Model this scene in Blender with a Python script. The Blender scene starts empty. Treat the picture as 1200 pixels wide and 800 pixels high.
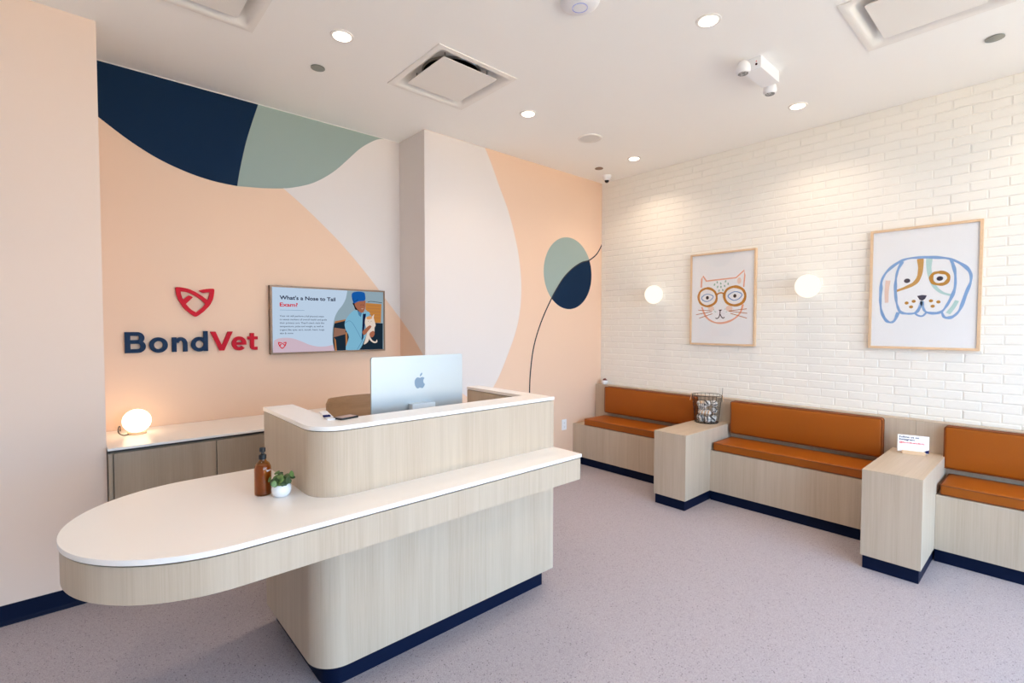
import bpy, bmesh, math, random
from mathutils import Vector, Matrix
from mathutils.geometry import tessellate_polygon
random.seed(7)
SC = bpy.context.scene
COL = SC.collection
PI = math.pi

# ------------------------------------------------------------------ camera
H = 3.118            # ceiling height
REC = 0.4167         # depth of the mural recess
cam_d = bpy.data.cameras.new('camera')
cam = bpy.data.objects.new('camera', cam_d)
COL.objects.link(cam)
cam_d.sensor_width = 36.0
cam_d.lens = 576.8 / 1200 * 36.0
cam_d.clip_start = 0.05
cam.location = (-4.5499, -3.5568, 1.5)
yaw, pit, rol = math.radians(41.7508), math.radians(1.8805), math.radians(0.0994)
fw = Vector((math.sin(yaw)*math.cos(pit), math.cos(yaw)*math.cos(pit), -math.sin(pit)))
rt = Vector((math.cos(yaw), -math.sin(yaw), 0))
up = rt.cross(fw)
rt, up = math.cos(rol)*rt + math.sin(rol)*up, -math.sin(rol)*rt + math.cos(rol)*up
cam.rotation_euler = Matrix((rt, up, -fw)).transposed().to_euler()
SC.camera = cam

# ------------------------------------------------------------------ world, sun, exposure
SC.view_settings.view_transform = 'Standard'
SC.view_settings.look = 'None'
SC.view_settings.gamma = 1.0
SC.view_settings.exposure = -0.17
SC.cycles.use_denoising = True
SC.cycles.max_bounces = 10
SC.cycles.diffuse_bounces = 6
SC.cycles.transparent_max_bounces = 12
SC.cycles.sample_clamp_indirect = 6.0
SC.cycles.caustics_reflective = False
SC.cycles.caustics_refractive = False
SKY = 11.5
SUN = 30.0
DOWN = 4.5
world = bpy.data.worlds.new('sky')
SC.world = world
world.use_nodes = True
wn = world.node_tree
wn.nodes['Background'].inputs[0].default_value = (0.50, 0.73, 1.0, 1)
wn.nodes['Background'].inputs[1].default_value = SKY
sun_d = bpy.data.lights.new('sun', 'SUN')
sun_d.energy = SUN
sun_d.color = (1.0, 0.81, 0.58)
sun_d.angle = 0.01
sun = bpy.data.objects.new('sun', sun_d)
COL.objects.link(sun)
sun.rotation_euler = Vector((0.25, -0.65, -1.0)).to_track_quat('-Z', 'Y').to_euler()   # shines from behind the building onto the street

# ------------------------------------------------------------------ materials
def new_mat(name, col, rough=0.6, metal=0.0, spec=0.5, emit=None, estr=0.0, coat=0.0):
    m = bpy.data.materials.new(name)
    m.use_nodes = True
    b = m.node_tree.nodes['Principled BSDF']
    b.inputs['Base Color'].default_value = (*col, 1)
    b.inputs['Roughness'].default_value = rough
    b.inputs['Metallic'].default_value = metal
    b.inputs['Specular IOR Level'].default_value = spec
    b.inputs['Coat Weight'].default_value = coat
    if emit:
        b.inputs['Emission Color'].default_value = (*emit, 1)
        b.inputs['Emission Strength'].default_value = estr
    return m
def srgb(r, g, b):
    f = lambda c: (c/255/12.92) if c/255 <= 0.04045 else ((c/255+0.055)/1.055)**2.4
    return (f(r), f(g), f(b))
def noise_on(m, scale, dist_col=None, fac=0.3, vec_scale=(1,1,1), bump=0.0, detail=4, rough_n=0.6, bdist=0.002, ramp=(0.35,0.65)):
    nt = m.node_tree; b = nt.nodes['Principled BSDF']
    tc = nt.nodes.new('ShaderNodeTexCoord'); mp = nt.nodes.new('ShaderNodeMapping')
    mp.inputs['Scale'].default_value = vec_scale
    nt.links.new(tc.outputs['Object'], mp.inputs['Vector'])
    n = nt.nodes.new('ShaderNodeTexNoise')
    n.inputs['Scale'].default_value = scale; n.inputs['Detail'].default_value = detail; n.inputs['Roughness'].default_value = rough_n
    nt.links.new(mp.outputs[0], n.inputs['Vector'])
    if dist_col:
        r = nt.nodes.new('ShaderNodeMapRange'); r.inputs[1].default_value = ramp[0]; r.inputs[2].default_value = ramp[1]
        nt.links.new(n.outputs['Fac'], r.inputs[0])
        mu = nt.nodes.new('ShaderNodeMath'); mu.operation = 'MULTIPLY'; mu.inputs[1].default_value = fac
        nt.links.new(r.outputs[0], mu.inputs[0])
        mx = nt.nodes.new('ShaderNodeMix'); mx.data_type = 'RGBA'
        nt.links.new(mu.outputs[0], mx.inputs['Factor'])
        src = b.inputs['Base Color'].links
        if src: nt.links.new(src[0].from_socket, mx.inputs['A'])
        else: mx.inputs['A'].default_value = b.inputs['Base Color'].default_value
        mx.inputs['B'].default_value = (*dist_col, 1)
        nt.links.new(mx.outputs['Result'], b.inputs['Base Color'])
    if bump:
        bp = nt.nodes.new('ShaderNodeBump'); bp.inputs['Strength'].default_value = bump; bp.inputs['Distance'].default_value = bdist
        nt.links.new(n.outputs['Fac'], bp.inputs['Height']); nt.links.new(bp.outputs[0], b.inputs['Normal'])
    return m
M = {}
M['ceiling'] = noise_on(new_mat('ceiling paint', srgb(248, 246, 242), 0.9), 120, bump=0.05)
M['white_wall'] = noise_on(new_mat('white wall paint', srgb(236, 232, 226), 0.8), 90, bump=0.05)
M['peach'] = noise_on(new_mat('peach mural paint', srgb(231, 199, 174), 0.75, spec=0.2), 90, bump=0.04)
M['blush'] = noise_on(new_mat('pale peach wall paint', srgb(233, 211, 195), 0.75, spec=0.2), 90, bump=0.04)
M['cream'] = noise_on(new_mat('cream mural paint', srgb(226, 218, 214), 0.75, spec=0.2), 90, bump=0.04)
M['navy_paint'] = noise_on(new_mat('navy mural paint', srgb(10, 38, 66), 0.6, spec=0.12), 90, bump=0.03)
M['sage_paint'] = noise_on(new_mat('sage mural paint', srgb(152, 168, 162), 0.7, spec=0.15), 90, bump=0.03)
M['ink'] = new_mat('near black mural paint', srgb(22, 26, 40), 0.6)
M['brick'] = noise_on(new_mat('white painted brick', srgb(240, 236, 228), 0.55), 45, bump=0.35, bdist=0.004, detail=5)
M['mortar'] = noise_on(new_mat('white painted mortar', srgb(238, 234, 226), 0.7), 60, bump=0.3, bdist=0.003)
def wood(name, base, dark, light, sc=(70, 70, 1.3)):
    m = new_mat(name, base, 0.45, spec=0.35)
    big = [4.5 if v < 5 else v*0.0 + 11 for v in sc]; big = [0.7 if v == 4.5 else v for v in big]
    noise_on(m, 1.0, dark, 0.55, tuple(v*2.2 if v > 5 else v*2.2 for v in sc), detail=6, rough_n=0.7, ramp=(0.40, 0.75))
    noise_on(m, 1.0, light, 0.55, tuple(big), detail=3, ramp=(0.42, 0.68))
    noise_on(m, 1.0, dark, 0.35, tuple(v*0.45 if v > 5 else v*0.5 for v in sc), detail=4, ramp=(0.5, 0.75))
    return m
M['oak'] = wood('pale oak laminate', srgb(194, 177, 157), srgb(170, 151, 130), srgb(204, 189, 170))
M['oak_top'] = wood('pale oak laminate lengthwise', srgb(192, 172, 150), srgb(174, 153, 131), srgb(203, 185, 165), (1.3, 70, 70))
M['oak_dark'] = wood('brown oak laminate', srgb(166, 148, 128), srgb(144, 126, 107), srgb(178, 160, 140))
M['frame_oak'] = wood('light oak frame', srgb(222, 190, 155), srgb(205, 170, 135), srgb(230, 202, 170), (25, 25, 25))
M['plywood'] = wood('walnut plywood', srgb(176, 140, 104), srgb(150, 116, 84), srgb(188, 152, 116), (3, 60, 60))
M['solid'] = new_mat('white solid surface', srgb(244, 238, 233), 0.28, spec=0.5)
M['navy'] = new_mat('navy rubber base', srgb(6, 19, 46), 0.5, spec=0.12)
M['reveal'] = new_mat('dark reveal', srgb(60, 54, 50), 0.6)
M['leather'] = noise_on(new_mat('burnt orange leather', srgb(160, 84, 16), 0.45, spec=0.25), 260, srgb(142, 72, 12), 0.35, bump=0.25, bdist=0.0015)
M['leather_pipe'] = new_mat('burnt orange piping', srgb(122, 58, 12), 0.5)
M['white_metal'] = new_mat('white painted metal', srgb(236, 232, 226), 0.5)
M['white_plastic'] = new_mat('white plastic', srgb(238, 238, 240), 0.35)
M['grey_disc'] = new_mat('brushed nickel cover', srgb(150, 152, 146), 0.4, metal=0.6)
M['brown_disc'] = new_mat('bronze cover', srgb(140, 112, 92), 0.5)
M['black'] = new_mat('matt black', (0.008, 0.008, 0.009), 0.5)
M['duct'] = new_mat('dark duct', (0.006, 0.006, 0.007), 0.8)
M['galv'] = new_mat('galvanised collar', srgb(150, 145, 138), 0.45, metal=0.7)
M['wire'] = new_mat('black wire', (0.02, 0.02, 0.02), 0.4, metal=0.6)
M['alu'] = new_mat('silver aluminium', srgb(180, 185, 186), 0.42, metal=0.5)
M['alu_light'] = new_mat('light aluminium', srgb(222, 228, 232), 0.4, metal=0.25)
M['alu_logo'] = new_mat('polished silver emblem', srgb(112, 130, 148), 0.4, metal=0.4)
M['paper'] = new_mat('print paper', srgb(250, 249, 250), 0.8)
M['terracotta'] = new_mat('dark red glaze', srgb(120, 40, 28), 0.5)
M['pot'] = new_mat('white glazed ceramic', srgb(235, 236, 238), 0.18)
M['soil'] = noise_on(new_mat('soil', srgb(60, 48, 38), 0.95), 300, srgb(90, 75, 60), 0.5)
M['leaf'] = noise_on(new_mat('green leaf', srgb(82, 112, 58), 0.4), 40, srgb(120, 145, 80), 0.5)
M['leaf_dark'] = noise_on(new_mat('dark green leaf', srgb(44, 68, 36), 0.4), 40, srgb(70, 95, 50), 0.5)
M['logo_navy'] = new_mat('navy acrylic letter', srgb(14, 42, 74), 0.5, spec=0.15)
M['logo_red'] = new_mat('red acrylic letter', srgb(192, 10, 36), 0.5, spec=0.15)
M['bronze'] = new_mat('bronze bezel', srgb(128, 100, 78), 0.4, metal=0.3)
M['rope_white'] = noise_on(new_mat('white cotton rope', srgb(225, 220, 214), 0.9), 60, srgb(190, 184, 178), 0.5)
M['rope_dark'] = new_mat('dark cotton rope', srgb(66, 62, 66), 0.9)
M['rope_tan'] = new_mat('tan cotton rope', srgb(205, 165, 125), 0.9)
M['concrete'] = noise_on(new_mat('sunlit pavement', srgb(205, 188, 166), 0.9), 3, srgb(180, 165, 145), 0.4)
M['alu_frame'] = new_mat('storefront frame', srgb(60, 60, 62), 0.4, metal=0.5)

def floor_mat():
    m = new_mat('speckled vinyl', srgb(171, 163, 169), 0.55, spec=0.3)
    nt = m.node_tree; b = nt.nodes['Principled BSDF']
    tc = nt.nodes.new('ShaderNodeTexCoord')
    prev = None
    def speck(scale, col, thr, prev, amt=1.0):
        v = nt.nodes.new('ShaderNodeTexVoronoi'); v.inputs['Scale'].default_value = scale
        nt.links.new(tc.outputs['Object'], v.inputs['Vector'])
        # a cell is a chip when its random value passes, and the chip is a small spot round its point
        sep = nt.nodes.new('ShaderNodeSeparateColor'); nt.links.new(v.outputs['Color'], sep.inputs[0])
        g = nt.nodes.new('ShaderNodeMath'); g.operation = 'GREATER_THAN'; g.inputs[1].default_value = thr
        nt.links.new(sep.outputs[0], g.inputs[0])
        s = nt.nodes.new('ShaderNodeMapRange'); s.inputs[1].default_value = 0.5; s.inputs[2].default_value = 0.3; s.inputs[3].default_value = 0; s.inputs[4].default_value = amt
        nt.links.new(v.outputs['Distance'], s.inputs[0])
        mu = nt.nodes.new('ShaderNodeMath'); mu.operation = 'MULTIPLY'
        nt.links.new(g.outputs[0], mu.inputs[0]); nt.links.new(s.outputs[0], mu.inputs[1])
        mx = nt.nodes.new('ShaderNodeMix'); mx.data_type = 'RGBA'
        nt.links.new(mu.outputs[0], mx.inputs['Factor'])
        if prev: nt.links.new(prev, mx.inputs['A'])
        else: mx.inputs['A'].default_value = b.inputs['Base Color'].default_value
        mx.inputs['B'].default_value = (*col, 1)
        return mx.outputs['Result']
    p = speck(330, srgb(200, 191, 194), 0.5, None, 0.8)
    p = speck(400, srgb(140, 128, 132), 0.6, p, 0.8)
    p = speck(260, srgb(108, 96, 100), 0.84, p, 0.8)
    p = speck(150, srgb(66, 58, 62), 0.955, p, 0.8)
    nt.links.new(p, b.inputs['Base Color'])
    return m
M['floor'] = floor_mat()
def glass_mat(name, refl=0.9, tint=(1, 1, 1), rough=0.02):
    m = bpy.data.materials.new(name); m.use_nodes = True; nt = m.node_tree
    nt.nodes.remove(nt.nodes['Principled BSDF']); out = nt.nodes['Material Output']
    t = nt.nodes.new('ShaderNodeBsdfTransparent'); t.inputs[0].default_value = (*tint, 1)
    g = nt.nodes.new('ShaderNodeBsdfGlossy'); g.inputs['Roughness'].default_value = rough
    f = nt.nodes.new('ShaderNodeFresnel'); f.inputs[0].default_value = 1.45
    mu = nt.nodes.new('ShaderNodeMath'); mu.operation = 'MULTIPLY'; mu.inputs[1].default_value = refl
    ge = nt.nodes.new('ShaderNodeNewGeometry'); ir = nt.nodes.new('ShaderNodeMapRange')      # the same reflectance on both faces of a thin pane
    ir.inputs[3].default_value = 1.45; ir.inputs[4].default_value = 1/1.45
    nt.links.new(ge.outputs['Backfacing'], ir.inputs[0]); nt.links.new(ir.outputs[0], f.inputs[0])
    nt.links.new(f.outputs[0], mu.inputs[0])
    mx = nt.nodes.new('ShaderNodeMixShader'); nt.links.new(mu.outputs[0], mx.inputs[0])
    nt.links.new(t.outputs[0], mx.inputs[1]); nt.links.new(g.outputs[0], mx.inputs[2])
    nt.links.new(mx.outputs[0], out.inputs[0])
    return m
M['glass'] = glass_mat('clear glass')
M['amber'] = glass_mat('amber glass', 1.2, srgb(240, 205, 150), 0.05)
M['amber_liquid'] = new_mat('amber liquid', srgb(130, 76, 16), 0.3)
def emit_mat(name, col, s):
    m = bpy.data.materials.new(name); m.use_nodes = True; nt = m.node_tree
    nt.nodes.remove(nt.nodes['Principled BSDF'])
    e = nt.nodes.new('ShaderNodeEmission'); e.inputs[0].default_value = (*col, 1); e.inputs[1].default_value = s
    nt.links.new(e.outputs[0], nt.nodes['Material Output'].inputs[0]); return m
M['lamp_disc'] = emit_mat('glowing downlight lens', (1.0, 0.88, 0.74), 8)
M['opal'] = emit_mat('glowing opal globe', (1.0, 0.90, 0.78), 1.4)
M['opal_warm'] = emit_mat('glowing warm opal globe', (1.0, 0.76, 0.50), 5.0)
SCR = {}
def scr(r, g, b, s=1.0):
    k = (r, g, b)
    if k not in SCR: SCR[k] = emit_mat('screen %d %d %d' % k, srgb(r, g, b), s)
    return SCR[k]
FLAT = {}
def ink(r, g, b):
    k = (r, g, b)
    if k not in FLAT: FLAT[k] = new_mat('ink %d %d %d' % k, srgb(r, g, b), 0.8, spec=0.1)
    return FLAT[k]

# ------------------------------------------------------------------ helpers
def put(bm, name, mat, parent=None, loc=None, smooth=False, bevel=0.0, segs=2):
    """bm is in world coordinates; the object's origin goes to loc (or to the parent's place)"""
    if parent is not None:
        base = Vector(parent.get('_o', (0, 0, 0)))
    else:
        base = Vector(loc or (0, 0, 0))
    bmesh.ops.recalc_face_normals(bm, faces=bm.faces[:]) if getattr(bm, 'recalc', True) else None
    bmesh.ops.translate(bm, verts=bm.verts[:], vec=-base)
    me = bpy.data.meshes.new(name); bm.to_mesh(me); bm.free()
    mats = mat if isinstance(mat, (list, tuple)) else [mat]
    for m in mats: me.materials.append(m)
    if smooth:
        for p in me.polygons: p.use_smooth = True
        try: me.set_sharp_from_angle(angle=math.radians(40))
        except Exception: pass
    o = bpy.data.objects.new(name, me); COL.objects.link(o)
    if parent is not None:
        o.parent = parent; o['_o'] = tuple(base)
    else:
        o.location = base; o['_o'] = tuple(base)
    if bevel:
        md = o.modifiers.new('bevel', 'BEVEL'); md.width = bevel; md.segments = segs; md.limit_method = 'ANGLE'; md.angle_limit = math.radians(40)
        md.harden_normals = False
        for p in me.polygons: p.use_smooth = True
        try: me.set_sharp_from_angle(angle=math.radians(60))
        except Exception: pass
    return o
def thing(name, label, cat, loc, group=None):
    o = bpy.data.objects.new(name, None); COL.objects.link(o); o.location = loc; o['_o'] = tuple(loc)
    o.empty_display_size = 0.1
    o['label'] = label; o['category'] = cat
    if group: o['group'] = group
    return o
def tag(o, label, cat, group=None):
    o['label'] = label; o['category'] = cat
    if group: o['group'] = group
    return o
def struct(o, label=None):
    o['kind'] = 'structure'
    if label: o['label'] = label
    return o
def B(): return bmesh.new()
def box(bm, x0, x1, y0, y1, z0, z1):
    vs = [bm.verts.new((x, y, z)) for z in (z0, z1) for x, y in ((x0, y0), (x1, y0), (x1, y1), (x0, y1))]
    for f in ((0,3,2,1), (4,5,6,7), (0,1,5,4), (1,2,6,5), (2,3,7,6), (3,0,4,7)):
        bm.faces.new([vs[i] for i in f])
    return bm
def bx(*a): return box(B(), *a)
class Fr:      # a plane with an outward normal
    def __init__(s, O, U, V): s.O, s.U, s.V = Vector(O), Vector(U), Vector(V); s.N = s.U.cross(s.V)
    def p(s, u, v, d=0): return s.O + s.U*u + s.V*v + s.N*d
F_REC = Fr((0, REC, 0), (1, 0, 0), (0, 0, 1))
F_FRONT = Fr((0, 0, 0), (1, 0, 0), (0, 0, 1))
F_SIDE = Fr((-2.3495, 0, 0), (0, -1, 0), (0, 0, 1))
F_BRICK = Fr((0, 0, 0), (0, -1, 0), (0, 0, 1))
def plan(z=0): return Fr((0, 0, z), (1, 0, 0), (0, 1, 0))
def prism(bm, fr, pts, d0, d1, mi=0):
    n = len(pts)
    a = [bm.verts.new(fr.p(u, v, d0)) for u, v in pts]
    b = [bm.verts.new(fr.p(u, v, d1)) for u, v in pts]
    tris = tessellate_polygon([[Vector((u, v, 0)) for u, v in pts]])
    for t in tris:
        for q, s in ((a, 1), (b, -1)):
            try: f = bm.faces.new([q[i] for i in t][::s]); f.material_index = mi
            except ValueError: pass
    for i in range(n):
        f = bm.faces.new((a[i], a[(i+1) % n], b[(i+1) % n], b[i])); f.material_index = mi
    return bm
def prism_hole(bm, fr, outer, hole, d0, d1, mi=0):
    loops = [outer, hole]; allp = outer+hole
    a = [bm.verts.new(fr.p(u, v, d0)) for u, v in allp]; b = [bm.verts.new(fr.p(u, v, d1)) for u, v in allp]
    for t in tessellate_polygon([[Vector((u, v, 0)) for u, v in L] for L in loops]):
        for q, s in ((a, 1), (b, -1)):
            try: f = bm.faces.new([q[i] for i in t][::s]); f.material_index = mi
            except ValueError: pass
    k = 0
    for L in loops:
        n = len(L)
        for i in range(n):
            f = bm.faces.new((a[k+i], a[k+(i+1) % n], b[k+(i+1) % n], b[k+i])); f.material_index = mi
        k += n
    return bm
def flat(bm, fr, pts, d, mi=0):
    vs = [bm.verts.new(fr.p(u, v, d)) for u, v in pts]
    for t in tessellate_polygon([[Vector((u, v, 0)) for u, v in pts]]):
        f = bm.faces.new([vs[i] for i in t]); f.material_index = mi
    return bm
def catmull(pts, closed=False, k=6):
    n = len(pts); out = []
    if n < 3 and not closed: return list(pts)
    rng = range(n if closed else n-1)
    for i in rng:
        if closed: p0, p1, p2, p3 = pts[(i-1) % n], pts[i], pts[(i+1) % n], pts[(i+2) % n]
        else: p0, p1, p2, p3 = pts[max(i-1, 0)], pts[i], pts[i+1], pts[min(i+2, n-1)]
        for j in range(k):
            t = j/k
            out.append(tuple(0.5*((2*b) + (-a+c)*t + (2*a-5*b+4*c-d)*t*t + (-a+3*b-3*c+d)*t**3) for a, b, c, d in zip(p0, p1, p2, p3)))
    if not closed: out.append(tuple(pts[-1]))
    return out
def ribbon(bm, fr, pts, w, d, mi=0, closed=False, smooth=True, w2=None, wob=0.0, thick=0.0):
    P = catmull(pts, closed) if smooth else list(pts)
    n = len(P); rows = []
    for i, (u, v) in enumerate(P):
        if closed: a, b = P[i-1], P[(i+1) % n]
        else: a, b = P[max(i-1, 0)], P[min(i+1, n-1)]
        t = Vector((b[0]-a[0], b[1]-a[1])); t = t.normalized() if t.length > 1e-9 else Vector((1, 0))
        nn = Vector((-t.y, t.x)); f = i/max(n-1, 1)
        ww = (w + ((w2 if w2 is not None else w) - w)*f)/2 * (1 + wob*math.sin(i*0.9)*0.6 + wob*math.sin(i*0.37+1))
        row = [bm.verts.new(fr.p(u+nn.x*s*ww, v+nn.y*s*ww, d)) for s in (-1, 1)]
        if thick: row += [bm.verts.new(fr.p(u+nn.x*s*ww, v+nn.y*s*ww, d+thick)) for s in (1, -1)]
        rows.append(row)
    m = len(rows[0])
    for i in range(n if closed else n-1):
        A, C2 = rows[i], rows[(i+1) % n]
        for j in range(m if thick else 1):
            f = bm.faces.new((A[j], A[(j+1) % m], C2[(j+1) % m], C2[j])); f.material_index = mi
    return bm
def blob(bm, fr, c, ru, rv, d, mi=0, n=14, rot=0):
    return flat(bm, fr, [(c[0]+ru*math.cos(a)*math.cos(rot)-rv*math.sin(a)*math.sin(rot), c[1]+ru*math.cos(a)*math.sin(rot)+rv*math.sin(a)*math.cos(rot)) for a in (2*PI*i/n for i in range(n))], d, mi)
def annulus(bm, fr, c, ro, ri, a0, a1, d0, d1, n=28):
    ro = ro if isinstance(ro, tuple) else (ro, ro); ri = ri if isinstance(ri, tuple) else (ri, ri)
    rows = []
    for i in range(n+1):
        a = math.radians(a0+(a1-a0)*i/n); cs, sn = math.cos(a), math.sin(a)
        rows.append([bm.verts.new(fr.p(c[0]+r[0]*cs, c[1]+r[1]*sn, d)) for r, d in ((ri, d0), (ro, d0), (ro, d1), (ri, d1))])
    for i in range(n):
        for j in range(4): bm.faces.new((rows[i][j], rows[i][(j+1) % 4], rows[i+1][(j+1) % 4], rows[i+1][j]))
    bm.faces.new(rows[0]); bm.faces.new(rows[-1][::-1])
    return bm
def lathe(bm, c, prof, n=28, axis='z', mi=0):
    """prof: (radius, height) from bottom to top"""
    rings = []
    for r, h in prof:
        if r < 1e-6:
            v = {'z': (0, 0, h), 'x': (h, 0, 0), 'y': (0, h, 0)}[axis]
            rings.append([bm.verts.new(Vector(c)+Vector(v))]); continue
        ring = []
        for i in range(n):
            a = 2*PI*i/n; p, q = r*math.cos(a), r*math.sin(a)
            v = {'z': (p, q, h), 'x': (h, p, q), 'y': (p, h, q)}[axis]
            ring.append(bm.verts.new(Vector(c)+Vector(v)))
        rings.append(ring)
    for A, C2 in zip(rings, rings[1:]):
        if len(A) == 1 and len(C2) == 1: continue
        for i in range(n):
            if len(A) == 1: f = bm.faces.new((A[0], C2[(i+1) % n], C2[i]))
            elif len(C2) == 1: f = bm.faces.new((A[i], A[(i+1) % n], C2[0]))
            else: f = bm.faces.new((A[i], A[(i+1) % n], C2[(i+1) % n], C2[i]))
            f.material_index = mi
    for R_, fl in ((rings[0], 1), (rings[-1], -1)):
        if len(R_) > 1:
            f = bm.faces.new(R_[::-1] if fl == 1 else R_); f.material_index = mi
    return bm
def tube(bm, path, r, n=8, closed=False, mi=0):
    P = [Vector(p) for p in path]; m = len(P); rings = []
    ref = Vector((0, 0, 1)); prevN = None
    for i, p in enumerate(P):
        if closed: t = (P[(i+1) % m]-P[i-1])
        else: t = P[min(i+1, m-1)]-P[max(i-1, 0)]
        t.normalize()
        if prevN is None:
            nrm = t.cross(ref if abs(t.dot(ref)) < 0.9 else Vector((1, 0, 0))).normalized()
        else:
            nrm = (prevN - t*prevN.dot(t)).normalized()
        prevN = nrm; bn = t.cross(nrm)
        rr = r(i/(m-1)) if callable(r) else r
        rings.append([bm.verts.new(p+nrm*math.cos(2*PI*k/n)*rr+bn*math.sin(2*PI*k/n)*rr) for k in range(n)])
    for i in range(m if closed else m-1):
        A, C2 = rings[i], rings[(i+1) % m]
        for k in range(n):
            f = bm.faces.new((A[k], A[(k+1) % n], C2[(k+1) % n], C2[k])); f.material_index = mi
    if not closed:
        bm.faces.new(rings[0][::-1]); bm.faces.new(rings[-1])
    return bm
def sphere(bm, c, r, sz=(1, 1, 1), seg=24, rings=14, mi=0):
    res = bmesh.ops.create_uvsphere(bm, u_segments=seg, v_segments=rings, radius=r)
    for v in res['verts']: v.co = Vector((v.co.x*sz[0], v.co.y*sz[1], v.co.z*sz[2])) + Vector(c)
    for v in res['verts']:
        for f in v.link_faces: f.material_index = mi
    return bm
def text_bm(bm, fr, s, u, v, size, d, mi=0, bold=0.0, width=None, depth=0.0):
    cu = bpy.data.curves.new('t', 'FONT'); cu.body = s; cu.size = size; cu.offset = bold; cu.fill_mode = 'FRONT' if not depth else 'BOTH'; cu.extrude = depth/2
    cu.resolution_u = 3
    o = bpy.data.objects.new('t', cu); COL.objects.link(o)
    dg = bpy.context.evaluated_depsgraph_get(); me = bpy.data.meshes.new_from_object(o.evaluated_get(dg))
    bpy.data.objects.remove(o); bpy.data.curves.remove(cu)
    if len(me.vertices):
        x0 = min(q.co.x for q in me.vertices); x1 = max(q.co.x for q in me.vertices)
        k = (width/(x1-x0)) if width else 1.0
        vs = [bm.verts.new(fr.p(u+(q.co.x-x0)*k, v+q.co.y, d+q.co.z)) for q in me.vertices]
        for p in me.polygons:
            try: f = bm.faces.new([vs[i] for i in p.vertices]); f.material_index = mi
            except ValueError: pass
    bpy.data.meshes.remove(me)
    return bm
def area_light(name, loc, size, energy, col, spread=PI, shape='DISK', rot=(0, 0, 0), parent=None):
    d = bpy.data.lights.new(name, 'AREA'); d.shape = shape; d.size = size; d.energy = energy; d.color = col; d.spread = spread
    o = bpy.data.objects.new(name, d); COL.objects.link(o)
    if parent is not None: o.parent = parent; o.location = Vector(loc)-Vector(parent['_o'])
    else: o.location = loc
    o.rotation_euler = rot
    return o
def clone(root, loc, label):
    def cp(o, par):
        c = o.copy(); COL.objects.link(c); c.parent = par
        for ch in [q for q in ORDER if q.parent == o]: cp(ch, c)
        return c
    ORDER = list(COL.objects)
    r = cp(root, None); r.location = loc; r['_o'] = tuple(loc); r['label'] = label
    return r
# outlines measured in the planes of the paintings and of the screen
CAT = {'outline': [(1.221, 1.866),(1.226, 1.946),(1.239, 1.974),(1.273, 1.925),(1.312, 1.927),(1.419, 1.932),(1.554, 1.938),(1.627, 2.0),(1.632, 1.955),(1.624, 1.85)], 'outline2': [(1.62, 1.694),(1.597, 1.619),(1.541, 1.563),(1.464, 1.531),(1.392, 1.525),(1.324, 1.545),(1.269, 1.592),(1.23, 1.679)], 'ringL': [(1.285, 1.856),(1.351, 1.826),(1.376, 1.766),(1.356, 1.712),(1.288, 1.685),(1.221, 1.713),(1.196, 1.774),(1.219, 1.833)], 'ringR': [(1.545, 1.857),(1.614, 1.829),(1.64, 1.768),(1.614, 1.709),(1.548, 1.686),(1.477, 1.711),(1.447, 1.776),(1.475, 1.836)], 'bridge': [(1.375, 1.786),(1.394, 1.803),(1.427, 1.805),(1.45, 1.786)], 'eyeL': [(1.227, 1.766),(1.259, 1.795),(1.3, 1.798),(1.341, 1.777),(1.321, 1.745),(1.28, 1.731),(1.245, 1.741)], 'eyeR': [(1.483, 1.772),(1.524, 1.806),(1.569, 1.809),(1.61, 1.782),(1.582, 1.745),(1.532, 1.734)], 'pupils': [(1.285, 1.766),(1.546, 1.773)], 'nose': [(1.394, 1.649),(1.43, 1.65),(1.413, 1.633)], 'mouth1': [(1.411, 1.643),(1.409, 1.609),(1.4, 1.581),(1.382, 1.567),(1.367, 1.573)], 'mouth2': [(1.409, 1.612),(1.424, 1.583),(1.44, 1.57),(1.453, 1.58)], 'wh': [[(1.195, 1.65),(1.316, 1.642)], [(1.173, 1.606),(1.332, 1.633)], [(1.206, 1.572),(1.337, 1.614)], [(1.491, 1.636),(1.654, 1.652)], [(1.495, 1.634),(1.659, 1.612)], [(1.508, 1.614),(1.657, 1.568)]], 'dots': [(1.353, 1.887),(1.379, 1.907),(1.413, 1.894),(1.383, 1.864),(1.415, 1.862),(1.449, 1.869),(1.458, 1.911),(1.482, 1.887),(1.433, 1.831),(1.397, 1.828)], 'fdots': [(1.35, 1.65),(1.37, 1.63),(1.456, 1.654),(1.469, 1.628),(1.36, 1.634)], 'cheeks': [(1.322, 1.663),(1.495, 1.659),(1.583, 1.909)]}
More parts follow.
